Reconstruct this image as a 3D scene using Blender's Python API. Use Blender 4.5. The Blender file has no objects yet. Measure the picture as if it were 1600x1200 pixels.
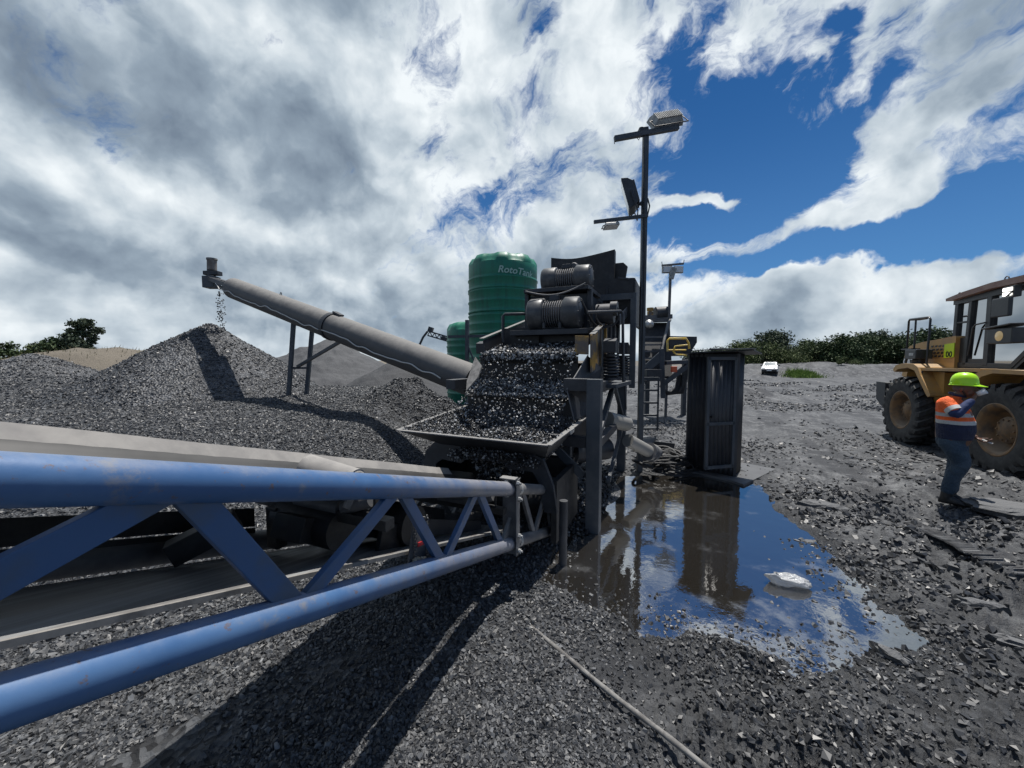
import bpy, math, random
import numpy as np
from mathutils import Vector, Matrix
random.seed(7); RNG = np.random.default_rng(7)
S = bpy.context.scene
COL = S.collection
R = math.radians

# ------------------------------------------------------------ camera
CAMH = 1.95; PITCH = math.atan(37/600)
cd = bpy.data.cameras.new('camera'); cam = bpy.data.objects.new('camera', cd); COL.objects.link(cam)
cd.sensor_width = 36; cd.lens = 36*600/1600; cd.clip_start = .05; cd.clip_end = 3000
cam.location = (0, 0, CAMH); cam.rotation_euler = (math.pi/2-PITCH, 0, 0)
S.camera = cam
S.view_settings.view_transform = 'Standard'; S.view_settings.look = 'None'
S.view_settings.exposure = 0.32; S.view_settings.gamma = 1
try: S.view_settings.use_curve_mapping = False
except Exception: pass
S.cycles.max_bounces = 6; S.cycles.sample_clamp_indirect = 4

def ray(px, py):
    a = (px-800)/600; b = (600-py)/600
    c, s = math.cos(PITCH), math.sin(PITCH)
    return Vector((a, c+b*s, -s+b*c))
def P(px, py, Y):
    d = ray(px, py); return Vector((0, 0, CAMH))+d*(Y/d.y)
def PZ(px, py, z=0.0):
    d = ray(px, py); return Vector((0, 0, CAMH))+d*((z-CAMH)/d.z)

# ------------------------------------------------------------ sun + sky
SUN_EL, SUN_AZ = R(73.5), R(37)         # azimuth clockwise from +Y
sdir = Vector((math.sin(SUN_AZ)*math.cos(SUN_EL), math.cos(SUN_AZ)*math.cos(SUN_EL), math.sin(SUN_EL)))
sl = bpy.data.lights.new('sun', 'SUN'); sl.energy = 4.6; sl.angle = R(.5); sl.color = (1, .96, .9)
so = bpy.data.objects.new('sun', sl); COL.objects.link(so)
so.rotation_euler = sdir.to_track_quat('Z', 'Y').to_euler()
so.location = (0, 0, 30)

W = bpy.data.worlds.new('World'); S.world = W; W.use_nodes = True
nt = W.node_tree; nt.nodes.clear()
def N(t, **k):
    n = nt.nodes.new(t)
    for a, v in k.items():
        if hasattr(n, a): setattr(n, a, v)
    return n
def L(a, b): nt.links.new(a, b)
def math_(op, a, b=None, c=None, clamp=False):
    n = nt.nodes.new('ShaderNodeMath'); n.operation = op; n.use_clamp = clamp
    for i, v in enumerate((a, b, c)):
        if v is None: continue
        if isinstance(v, (int, float)): n.inputs[i].default_value = v
        else: nt.links.new(v, n.inputs[i])
    return n.outputs[0]
def vmath(op, a, b=None, scale=None):
    n = nt.nodes.new('ShaderNodeVectorMath'); n.operation = op
    for i, v in enumerate((a, b)):
        if v is None: continue
        if isinstance(v, (tuple, list, Vector)): n.inputs[i].default_value = tuple(v)
        else: nt.links.new(v, n.inputs[i])
    if scale is not None:
        if isinstance(scale, (int, float)): n.inputs['Scale'].default_value = scale
        else: nt.links.new(scale, n.inputs['Scale'])
    return n.outputs['Value'] if op in ('LENGTH', 'DOT_PRODUCT') else n.outputs[0]
def noise_(vec, scale, detail, rough, dist=0, lac=2.0):
    n = nt.nodes.new('ShaderNodeTexNoise'); n.inputs['Scale'].default_value = scale
    n.inputs['Detail'].default_value = detail; n.inputs['Roughness'].default_value = rough
    n.inputs['Distortion'].default_value = dist; n.inputs['Lacunarity'].default_value = lac
    nt.links.new(vec, n.inputs['Vector']); return n
def maprange(v, a, b, c, d, smooth=True):
    n = nt.nodes.new('ShaderNodeMapRange'); n.interpolation_type = 'SMOOTHSTEP' if smooth else 'LINEAR'
    nt.links.new(v, n.inputs[0])
    for i, x in enumerate((a, b, c, d)): n.inputs[i+1].default_value = x
    return n.outputs[0]
def mixc(f, a, b):
    n = nt.nodes.new('ShaderNodeMix'); n.data_type = 'RGBA'
    if isinstance(f, (int, float)): n.inputs[0].default_value = f
    else: nt.links.new(f, n.inputs[0])
    for i, v in ((6, a), (7, b)):
        if isinstance(v, tuple): n.inputs[i].default_value = (*v, 1)
        else: nt.links.new(v, n.inputs[i])
    return n.outputs[2]
tc = N('ShaderNodeTexCoord')
D = vmath('NORMALIZE', tc.outputs['Generated'])
wn = noise_(D, 3.0, 6, .55)
warp = vmath('SUBTRACT', wn.outputs['Color'], (.5, .5, .5))
DW = vmath('ADD', D, vmath('SCALE', warp, scale=.30))
# cloud-deck projection: streets of cloud shrink towards the horizon
sep = N('ShaderNodeSeparateXYZ'); L(D, sep.inputs[0])
zz = math_('ADD', math_('MAXIMUM', sep.outputs['Z'], 0.0), .30)
cmb = N('ShaderNodeCombineXYZ')
L(math_('DIVIDE', sep.outputs['X'], zz), cmb.inputs[0]); L(math_('DIVIDE', sep.outputs['Y'], zz), cmb.inputs[1]); L(sep.outputs['Z'], cmb.inputs[2])
PV = cmb.outputs[0]
def blob(px, py, rx, ry, ang=0, wexp=True):
    """soft elliptical region of the sky round one direction; radii in tangent units"""
    d = ray(px, py).normalized()
    up = Vector((0, 0, 1)); r = d.cross(up).normalized(); u = r.cross(d)
    c, s = math.cos(R(ang)), math.sin(R(ang))
    e1 = r*c+u*s; e2 = -r*s+u*c
    m = Matrix((e1, e2, d)).transposed()
    mp = N('ShaderNodeMapping', vector_type='TEXTURE')
    L(DW if wexp else D, mp.inputs['Vector'])
    k = ray(px, py).length
    mp.inputs['Location'].default_value = d
    mp.inputs['Rotation'].default_value = m.to_euler()
    mp.inputs['Scale'].default_value = (rx/600/k, ry/600/k, 1.0)
    return maprange(vmath('LENGTH', mp.outputs[0]), 0.25, 1.25, 1, 0)
def total(terms, start=None):
    acc = start
    for w, b in terms:
        t = math_('MULTIPLY', b, w)
        acc = t if acc is None else math_('ADD', acc, t)
    return acc
n_big = noise_(PV, 1.9, 9, .56, .15)
n_fine = noise_(vmath('ADD', DW, (3.1, 1.7, .4)), 5.0, 10, .6)
mpw = N('ShaderNodeMapping', vector_type='TEXTURE'); L(DW, mpw.inputs[0])
mpw.inputs['Rotation'].default_value = (0, R(-32), 0); mpw.inputs['Scale'].default_value = (1.0, 1.0, .42)
n_wisp = noise_(mpw.outputs[0], 4.2, 12, .66, .35)
# clear openings (blue) and cloud banks, at the places in the sky where the day had them
holes = total([
    (1.2, blob(1170, 270, 125, 120, 0)), (.8, blob(1100, 180, 70, 50, 30)), (1.5, blob(1440, 372, 200, 40, 8)),
    (.9, blob(1455, 95, 60, 45, 40)), (.8, blob(1560, 215, 70, 60, 0)), (.7, blob(1310, 190, 90, 60, 20)), (.9, blob(1580, 330, 70, 60, 0)),
    (1.0, blob(1120, 350, 90, 22, -14)), (.75, blob(700, 190, 60, 36, -20)), (.65, blob(860, 130, 40, 40, 0)), (.5, blob(1060, 30, 60, 22, 0)),
    (.55, blob(540, 258, 26, 14, 0)), (.65, blob(1230, 437, 40, 12, 0)), (.9, blob(1600, 430, 60, 50, 0)), (.45, blob(560, 440, 20, 10, 0)), (.5, blob(1200, 205, 40, 30, 0))])
banks = total([
    (1.5, blob(300, 250, 700, 520, 0)), (.55, blob(930, 330, 120, 190, 0)), (1.0, blob(1260, 60, 330, 60, 12)), (.9, blob(1500, 130, 200, 48, 36)),
    (1.25, blob(1420, 292, 200, 38, 16)), (1.15, blob(1370, 215, 150, 40, 30)), (.6, blob(1500, 200, 120, 50, 30)), (.85, blob(1095, 328, 110, 16, -20)), (.75, blob(1088, 300, 40, 18, -20)),
    (1.1, blob(1200, 490, 420, 60, 0)), (1.0, blob(1390, 428, 190, 34, 0)), (1.1, blob(1180, 385, 230, 20, 8)), (.9, blob(1130, 325, 110, 14, -22)), (.4, blob(965, 120, 70, 90, 0)), (1.0, blob(800, 550, 1000, 40, 0)), (.3, blob(1150, 300, 18, 14, 0))])
cov = math_('ADD', math_('SUBTRACT', banks, holes), math_('MULTIPLY', math_('SUBTRACT', n_big.outputs[0], .5), .9))
cov = math_('ADD', cov, math_('MULTIPLY', math_('SUBTRACT', n_wisp.outputs[0], .5), 4.6))
cov = math_('ADD', cov, math_('MULTIPLY', math_('SUBTRACT', n_fine.outputs[0], .5), 1.9))
behind = maprange(sep.outputs['Y'], -.1, .25, .25, 0)        # broken cloud behind the viewer too
cov = math_('ADD', math_('ADD', cov, behind), maprange(sep.outputs['Z'], .02, .22, .9, 0))
alpha = maprange(cov, .05, 1.05, 0, 1)
# shading of the cloud: thick dark bases, sun-bright puffs
offv = vmath('ADD', D, vmath('SCALE', vmath('ADD', D, tuple(-v for v in sdir)), scale=-.045))
DS = vmath('ADD', D, vmath('SCALE', warp, scale=.14))
n_a = noise_(DS, 4.2, 8, .50); n_b = noise_(vmath('ADD', DS, tuple(v*.045 for v in sdir)), 4.2, 5, .50)
relief = math_('MULTIPLY', math_('SUBTRACT', n_a.outputs[0], n_b.outputs[0]), 3.2)
shade = total([
    (-.42, blob(110, 400, 330, 36, -12)), (-.34, blob(500, 470, 330, 40, -14)), (-.26, blob(560, 190, 300, 75, -32)), (-.22, blob(110, 80, 170, 60, -45)), (-.22, blob(230, 180, 110, 70, -50)),
    (-.22, blob(500, 300, 190, 70, 0)), (-.16, blob(640, 430, 200, 40, 0)), (-.25, blob(1380, 500, 150, 18, 0)), (-.22, blob(1150, 515, 150, 16, 0)), (-.2, blob(1020, 440, 70, 20, 0)),
    (.22, blob(800, 200, 150, 90, 20)), (.34, blob(960, 140, 90, 80, 0)), (.22, blob(720, 290, 140, 80, 0)), (.22, blob(1250, 50, 300, 70, 10)),
    (.24, blob(150, 260, 190, 60, -25)), (.42, blob(1250, 450, 330, 38, 0)), (.2, blob(900, 480, 200, 60, 0)), (.16, blob(500, 60, 240, 80, -25)), (.14, blob(740, 60, 200, 80, 0)), (.16, blob(300, 540, 400, 16, 0)), (.16, blob(620, 290, 20, 16, 0)), (.3, blob(1390, 250, 150, 80, 25))])
sh = math_('ADD', math_('ADD', shade, math_('MULTIPLY', math_('SUBTRACT', n_big.outputs[0], .5), .9)), relief)
sh = math_('ADD', sh, math_('MULTIPLY', math_('SUBTRACT', n_a.outputs[0], .5), .8))
lowc = math_('MULTIPLY', math_('SUBTRACT', 1.0, maprange(cov, .3, 1.4, 0, 1)), .16)      # thin edges stay bright
sh = math_('ADD', math_('MULTIPLY', math_('ADD', sh, lowc), .72), .57)
cr = N('ShaderNodeValToRGB'); L(sh, cr.inputs[0])
els = cr.color_ramp.elements
els[0].position = 0.0; els[0].color = (.150, .195, .255, 1)
els[1].position = 1; els[1].color = (.72, .765, .79, 1)
e = els.new(.30); e.color = (.240, .300, .365, 1)
e = els.new(.62); e.color = (.44, .505, .56, 1)
sky = N('ShaderNodeTexSky', sky_type='NISHITA', sun_disc=False)
sky.sun_elevation = SUN_EL; sky.sun_rotation = SUN_AZ; sky.dust_density = .4; sky.ozone_density = 2.5; sky.air_density = 1.0
skc = vmath('MULTIPLY', sky.outputs[0], (.035*.34, .035*.95, .035*1.55))
skh = mixc(maprange(sep.outputs['Z'], 0, .55, .35, 0), skc, (.16, .33, .62))
cl = mixc(alpha, skh, cr.outputs[0])
bg = N('ShaderNodeBackground'); L(cl, bg.inputs[0]); bg.inputs[1].default_value = 1.0
wo = N('ShaderNodeOutputWorld'); L(bg.outputs[0], wo.inputs[0])

# ------------------------------------------------------------ materials
def mat(name, base, rough=.6, metal=0, spec=.5, noise=None, dust=None, bump=None, emit=None, attr=None, extra=None):
    """noise=(scale, colour2, lo, hi); dust=(colour, lo, hi) settles on upward faces; bump=(scale, strength, dist)"""
    global nt
    m = bpy.data.materials.new(name); m.use_nodes = True
    nt = m.node_tree; nt.nodes.clear()
    out = N('ShaderNodeOutputMaterial'); b = N('ShaderNodeBsdfPrincipled'); L(b.outputs[0], out.inputs[0])
    b.inputs['Roughness'].default_value = rough; b.inputs['Metallic'].default_value = metal
    b.inputs['Specular IOR Level'].default_value = spec
    tcn = N('ShaderNodeTexCoord'); co = tcn.outputs['Object']
    c = (*base, 1); cs = None
    b.inputs['Base Color'].default_value = c
    if noise:
        nz = noise_(co, noise[0], 6, .62)
        cs = mixc(maprange(nz.outputs[0], noise[2], noise[3], 0, 1), base, noise[1]); L(cs, b.inputs['Base Color'])
    if dust:
        g = N('ShaderNodeNewGeometry'); sp = N('ShaderNodeSeparateXYZ'); L(g.outputs['Normal'], sp.inputs[0])
        n2 = noise_(co, 5.0, 8, .65)
        f = math_('ADD', sp.outputs['Z'], math_('MULTIPLY', math_('SUBTRACT', n2.outputs[0], .5), 1.2))
        f = maprange(f, dust[1], dust[2], 0, 1)
        cs = mixc(f, cs if cs is not None else base, dust[0]); L(cs, b.inputs['Base Color'])
        rr = math_('ADD', math_('MULTIPLY', f, .9-rough), rough); L(rr, b.inputs['Roughness'])
    if bump:
        nb = noise_(co, bump[0], 8, .6); bn = N('ShaderNodeBump'); L(nb.outputs[0], bn.inputs['Height'])
        bn.inputs['Strength'].default_value = bump[1]; bn.inputs['Distance'].default_value = bump[2]; L(bn.outputs[0], b.inputs['Normal'])
    if emit:
        b.inputs['Emission Color'].default_value = (*emit[0], 1); b.inputs['Emission Strength'].default_value = emit[1]
    m['b'] = 1
    if extra: extra(b, co, cs)
    return m

# ------------------------------------------------------------ mesh helpers
class MB:
    def __init__(s): s.v = []; s.f = []; s.sm = []
    def add(s, vs, fs, smooth=False):
        o = len(s.v); s.v += [tuple(v) for v in vs]
        for f in fs: s.f.append([i+o for i in f]); s.sm.append(smooth)
        return s
    def box(s, lo, hi):
        x0, y0, z0 = lo; x1, y1, z1 = hi
        return s.add([(x0,y0,z0),(x1,y0,z0),(x1,y1,z0),(x0,y1,z0),(x0,y0,z1),(x1,y0,z1),(x1,y1,z1),(x0,y1,z1)],
                     [(0,3,2,1),(4,5,6,7),(0,1,5,4),(1,2,6,5),(2,3,7,6),(3,0,4,7)])
    def beam(s, p0, p1, w, h, up=(0,0,1)):
        p0 = Vector(p0); p1 = Vector(p1); d = (p1-p0).normalized(); up = Vector(up)
        if abs(d.dot(up)) > .97: up = Vector((AX[0], AX[1], 0))
        r = d.cross(up).normalized()*w/2; u = r.cross(d).normalized()*h/2
        vs = [p0-r-u, p0+r-u, p0+r+u, p0-r+u, p1-r-u, p1+r-u, p1+r+u, p1-r+u]
        return s.add(vs, [(0,1,2,3),(7,6,5,4),(0,4,5,1),(1,5,6,2),(2,6,7,3),(3,7,4,0)])
    def pipe(s, p0, p1, r0, r1=None, n=16, caps=True, smooth=True):
        r1 = r0 if r1 is None else r1
        p0 = Vector(p0); p1 = Vector(p1); d = (p1-p0).normalized()
        t = Vector((0,0,1)) if abs(d.z) < .9 else Vector((1,0,0))
        a = d.cross(t).normalized(); b = a.cross(d)
        vs = []
        for p, r in ((p0, r0), (p1, r1)):
            for i in range(n):
                q = 2*math.pi*i/n; vs.append(p+a*(math.cos(q)*r)+b*(math.sin(q)*r))
        s.add(vs, [(i, n+i, n+(i+1)%n, (i+1)%n) for i in range(n)], smooth)
        if caps:
            s.add(vs[:n], [tuple(range(n))]); s.add(vs[n:], [tuple(reversed(range(n)))])
        return s
    def tube(s, pts, r, n=8):
        pts = [Vector(p) for p in pts]; m = len(pts); vs = []
        pa = None
        for i, p in enumerate(pts):
            d = (pts[min(i+1, m-1)]-pts[max(i-1, 0)]).normalized()
            if pa is None:
                t = Vector((0,0,1)) if abs(d.z) < .9 else Vector((1,0,0)); a = d.cross(t).normalized()
            else: a = (pa-d*pa.dot(d)).normalized()
            pa = a; b = d.cross(a); rr = r[i] if isinstance(r, (list, tuple)) else r
            for k in range(n):
                q = 2*math.pi*k/n; vs.append(p+a*(math.cos(q)*rr)+b*(math.sin(q)*rr))
        fs = [(i*n+k, i*n+(k+1)%n, (i+1)*n+(k+1)%n, (i+1)*n+k) for i in range(m-1) for k in range(n)]
        s.add(vs, fs, True); s.add(vs[:n], [tuple(reversed(range(n)))]); s.add(vs[-n:], [tuple(range(n))]); return s
    def lathe(s, base, prof, n=32, axis=(0,0,1), ref=None, smooth=True):
        d = Vector(axis).normalized(); t = Vector((0,0,1)) if abs(d.z) < .9 else Vector((1,0,0))
        a = d.cross(t).normalized(); b = d.cross(a); base = Vector(base); vs = []
        for (r, h) in prof:
            for k in range(n):
                q = 2*math.pi*k/n; vs.append(base+d*h+a*(math.cos(q)*r)+b*(math.sin(q)*r))
        s.add(vs, [(i*n+k, i*n+(k+1)%n, (i+1)*n+(k+1)%n, (i+1)*n+k) for i in range(len(prof)-1) for k in range(n)], smooth)
        return s
    def plate(s, pts, th):
        """thin solid plate from a planar-ish polygon of 3-D points"""
        pts = [Vector(p) for p in pts]; nrm = Vector((0,0,0)); m = len(pts)
        for i in range(m):
            a, b = pts[i], pts[(i+1)%m]; nrm += a.cross(b)
        nrm.normalize(); o = nrm*th/2
        vs = [p+o for p in pts]+[p-o for p in pts]
        return s.add(vs, [tuple(range(m)), tuple(reversed(range(m, 2*m)))]+[(i, m+i, m+(i+1)%m, (i+1)%m) for i in range(m)])
    def prism(s, poly, fn, t0, t1, smooth=False):
        m = len(poly); vs = [fn(u, v, t0) for u, v in poly]+[fn(u, v, t1) for u, v in poly]
        s.add(vs, [tuple(reversed(range(m))), tuple(range(m, 2*m))]); s.add(vs, [(i, (i+1)%m, m+(i+1)%m, m+i) for i in range(m)], smooth); return s
    def build(s, name, m, parent=None, bevel=0, label=None):
        me = bpy.data.meshes.new(name)
        org = Vector((0,0,0))
        me.from_pydata([tuple(v) for v in s.v], [], s.f); me.polygons.foreach_set('use_smooth', s.sm)
        me.materials.append(m); me.update()
        o = bpy.data.objects.new(name, me); COL.objects.link(o)
        if parent is not None:
            o.parent = parent
            if parent.get('abs'):      # parts modelled in world coordinates
                o.matrix_parent_inverse = Matrix.Translation(-parent.location)
        if bevel:
            bm = o.modifiers.new('bevel', 'BEVEL'); bm.width = bevel; bm.segments = 2; bm.limit_method = 'ANGLE'
        if label: o['label'] = label
        return o
def fixn(o):
    import bmesh
    b = bmesh.new(); b.from_mesh(o.data); bmesh.ops.recalc_face_normals(b, faces=b.faces); b.to_mesh(o.data); b.free(); return o
def thing(name, label, cat, loc=(0,0,0), rz=0, group=None, absolute=True):
    o = bpy.data.objects.new(name, None); COL.objects.link(o); o.empty_display_size = .2
    o.location = loc; o.rotation_euler = (0,0,rz); o['label'] = label; o['category'] = cat
    if group: o['group'] = group
    if absolute and rz == 0: o['abs'] = 1
    return o
def tag(o, label=None, cat=None, group=None, kind=None):
    if label: o['label'] = label
    if cat: o['category'] = cat
    if group: o['group'] = group
    if kind: o['kind'] = kind
    return o
def copy_tree(o, parent=None):
    c = o.copy(); COL.objects.link(c)
    if parent is not None: c.parent = parent; c.matrix_parent_inverse = o.matrix_parent_inverse.copy()
    for ch in [x for x in S.objects if x.parent == o]: copy_tree(ch, c)
    return c
def text_mesh(txt, size, m, name, fn, parent=None, bold=0.0, depth=.002, shear=0):
    cu = bpy.data.curves.new('t', 'FONT'); cu.body = txt; cu.size = size; cu.offset = bold; cu.shear = shear; cu.resolution_u = 4
    cu.align_x = 'CENTER'; cu.align_y = 'CENTER'
    o = bpy.data.objects.new('t', cu); COL.objects.link(o)
    dg = bpy.context.evaluated_depsgraph_get(); me = bpy.data.meshes.new_from_object(o.evaluated_get(dg))
    bpy.data.objects.remove(o)
    mb = MB(); mb.add([fn(v.co.x, v.co.y) for v in me.vertices], [list(p.vertices) for p in me.polygons])
    return mb.build(name, m, parent)

AX = (.396, .918); BX = (-.918, .396)     # the plant's long axis and its left-hand axis
O0 = (.93, 4.3)
def M(a, b, z): return Vector((O0[0]+a*AX[0]+b*BX[0], O0[1]+a*AX[1]+b*BX[1], z))

# numpy value noise
def _h(i, j, s):
    n = (i*374761393+j*668265263+s*1274126177) & 0xffffffff
    n = ((n ^ (n >> 13))*1274126177) & 0xffffffff
    return ((n ^ (n >> 16)) & 0xffff)/65535.0
def vn(x, y, s=0):
    x = np.asarray(x, float); y = np.asarray(y, float)
    i = np.floor(x).astype(np.int64); j = np.floor(y).astype(np.int64); u = x-i; v = y-j
    u = u*u*(3-2*u); v = v*v*(3-2*v)
    return (_h(i,j,s)*(1-u)+_h(i+1,j,s)*u)*(1-v)+(_h(i,j+1,s)*(1-u)+_h(i+1,j+1,s)*u)*v
def fbm(x, y, o=4, s=0, g=.5):
    t = 0; a = 1; w = 0
    for k in range(o):
        t = t+a*(vn(x*2**k+k*17.3, y*2**k+k*9.1, s+k)-.5); w += a; a *= g
    return t/w*2
def sm(t): t = np.clip(t, 0, 1); return t*t*(3-2*t)

# ------------------------------------------------------------ ground
PUD = [(845,905),(872,872),(850,800),(880,752),(1000,742),(1140,750),(1185,768),(1215,803),(1262,838),(1298,872),(1325,905),(1380,960),
       (1435,1003),(1350,1022),(1270,1032),(1180,1012),(1100,1000),(1040,978),(990,978),(940,952),(900,928)]
PUDW = [tuple(PZ(x, y).xy) for x, y in PUD]
def polyd(poly, x, y):
    """signed distance (positive inside)"""
    d = np.full(x.shape, 1e9); ins = np.zeros(x.shape, bool); n = len(poly)
    for i in range(n):
        ax, ay = poly[i]; bx, by = poly[(i+1) % n]
        ex, ey = bx-ax, by-ay; t = np.clip(((x-ax)*ex+(y-ay)*ey)/(ex*ex+ey*ey+1e-9), 0, 1)
        d = np.minimum(d, np.hypot(x-ax-ex*t, y-ay-ey*t))
        c = ((ay > y) != (by > y)) & (x < (bx-ax)*(y-ay)/((by-ay) if by != ay else 1e-9)+ax); ins ^= c
    return np.where(ins, d, -d)
def g2(x, y, cx, cy, sx, sy, ang=0):
    c, s = math.cos(ang), math.sin(ang); dx, dy = x-cx, y-cy
    return np.exp(-(((dx*c+dy*s)/sx)**2+((-dx*s+dy*c)/sy)**2))
def Hg(x, y):
    x = np.asarray(x, float); y = np.asarray(y, float); r = np.hypot(x, y)
    near = sm((26-r)/14)
    z = .05*fbm(x*.35, y*.35, 3, 5)*near+.02
    left = sm((-x-.25)/4.0)*sm((y-1.6)/5.2)*sm((17-y)/4.5)
    z = z+left*(1.04+.16*fbm(x*.6, y*.6, 4, 11))
    z = z+.40*g2(x, y, -14.5, 12.2, 5.5, 2.4)
    m1 = g2(x, y, -1.75, 8.0, 1.35, 1.0); z = z+m1*(.95+.55*fbm(x*1.6, y*1.6, 4, 21))          # small rough mound by the tube's foot
    z = z+.35*g2(x, y, -2.2, 6.0, .9, .8)
    z = z+.55*g2(x, y, 12.0, 19.5, 1.8, 1.3)*(1+.5*fbm(x*1.2, y*1.2, 3, 8))                      # low mound beyond the shed
    z = z+.22*g2(x, y, -.9, 3.35, .5, .45)+.10*g2(x, y, -.2, 2.6, .8, .8)
    # broken slabby crust on the right, wheel ruts further off
    cr = sm((x-.9)/.8)*sm((9-y)/4)*sm((x*.25+5.4-y)/1.8+.6)
    q = np.abs(fbm(x*1.9+y*.4, y*3.2-x*.5, 4, 31)); fl = np.maximum(fbm(x*3.1+y*.8, y*5.5-x*.6, 4, 35), -.05); z = z+cr*(.12*fbm(x*1.3, y*2.0, 4, 33)+.07*q+.08*fl+.05*np.maximum(fbm(x*7+y, y*12-x, 4, 39), 0)*sm((6-r)/3))+.018*np.maximum(fbm(x*5, y*8, 3, 37), 0)*sm((14-y)/5)*sm(x-1)
    def terr(t): f = np.floor(t); return f+sm((t-f-.72)/.28)
    tq = fbm(x*2.3+y*.7, y*4.6-x*1.2, 5, 131)*7+fbm(x*.7, y*.9, 2, 133)*5
    near2 = sm((x-.2)/.9)*sm((7.5-y)/2.5)*sm((x*.25+5.4-y)/1.8+.6)
    z = z+near2*.034*(terr(tq)-tq*.45)
    tq2 = fbm(x*6+y*2, y*11-x*3, 4, 137)*5; z = z+near2*.020*(terr(tq2)-tq2*.5)*sm((6-r)/2)
    rut = fbm((x*.80-y*.60)*2.2, (x*.6+y*.8)*.30, 3, 41); z = z+.060*rut*sm((x-1.5)/2)*near+.05*np.maximum(fbm(x*1.4+5, y*1.4, 5, 43), 0)*sm((x-2)/2)*sm((38-r)/10)*sm((y-5)/3)+.05*fbm(x*.5, y*.5, 5, 45)*sm((48-r)/10)*sm((r-8)/5)
    z = z+.016*fbm(x*6, y*6, 4, 51)*sm((12-r)/6)
    z = z+.012*fbm(x*22, y*22, 3, 55)*sm((4.2-r)/2)
    # bank of rock behind the yard, grassy rise on the left, far fields
    bk = sm((x-8)/8)*sm((75-x)/20)
    bl = np.clip((y-(41+.06*x+1.5*fbm(x*.08, 3.1+0*x, 2, 3)))/3.0, 0, 1)*np.clip((60-y)/5, 0, 1)
    z = z+bk*bl*(1.05+.8*fbm(x*.16, y*.16, 4, 61)+.25*sm((x-30)/8)-.35*sm((34-x)/5))*(x > 0)
    z = z+sm((-x-8)/10)*sm((y-17)/6)*(1.35+.55*fbm(x*.10, y*.10, 4, 71))*sm((60-y)/20)
    z = z+1.3*g2(x, y, -27.5, 25, 5.5, 4)*(1+.3*fbm(x*.5, y*.5, 4, 73))
    far = sm((r-70)/80); z = z*(1-far)+far*(.8*fbm(x*.01, y*.01, 3, 81)+.3)
    d = polyd(PUDW, x, y)+.10*fbm(x*3, y*3, 4, 91)
    k = sm((d+.30)/.45); z = z*(1-k)+(-.035+.02*fbm(x*5, y*5, 3, 95))*k
    rim = np.exp(-((d+.35)/.3)**2); z = z*(1-.6*rim)+.6*rim*(.012+.02*fbm(x*7, y*7, 3, 97))
    return z
# one sheet, rings spaced with distance, reaching past the horizon
rad = .25*np.exp(np.linspace(0, math.log(1500/.25), 560))
a1 = np.linspace(-62, 62, 820); a2 = np.linspace(62, 298, 90)[1:-1]
ang = np.radians(np.concatenate([a1, a2])); NA = len(ang); NR = len(rad)
AA, RR = np.meshgrid(ang, rad); GX = RR*np.sin(AA); GY = RR*np.cos(AA)
GZ = Hg(GX, GY); gv = np.stack([GX, GY, GZ], -1).reshape(-1, 3)
ii, jj = np.meshgrid(np.arange(NR-1), np.arange(NA), indexing='ij'); j2 = (jj+1) % NA
gf = np.stack([ii*NA+jj, ii*NA+j2, (ii+1)*NA+j2, (ii+1)*NA+jj], -1).reshape(-1, 4)[:, ::-1]
def npmesh(name, v, f, m, smooth=True):
    me = bpy.data.meshes.new(name); me.vertices.add(len(v)); me.vertices.foreach_set('co', np.ascontiguousarray(v, np.float32).ravel())
    k = f.shape[1]; me.loops.add(f.size); me.loops.foreach_set('vertex_index', np.ascontiguousarray(f, np.int32).ravel())
    me.polygons.add(len(f)); me.polygons.foreach_set('loop_start', np.arange(0, f.size, k, dtype=np.int32))
    me.polygons.foreach_set('loop_total', np.full(len(f), k, np.int32))
    me.polygons.foreach_set('use_smooth', np.full(len(f), smooth)); me.materials.append(m); me.update(calc_edges=True)
    o = bpy.data.objects.new(name, me); COL.objects.link(o); return o
def attr(o, name, vals):
    a = o.data.attributes.new(name, 'FLOAT', 'POINT'); a.data.foreach_set('value', np.ascontiguousarray(vals, np.float32).ravel())

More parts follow.
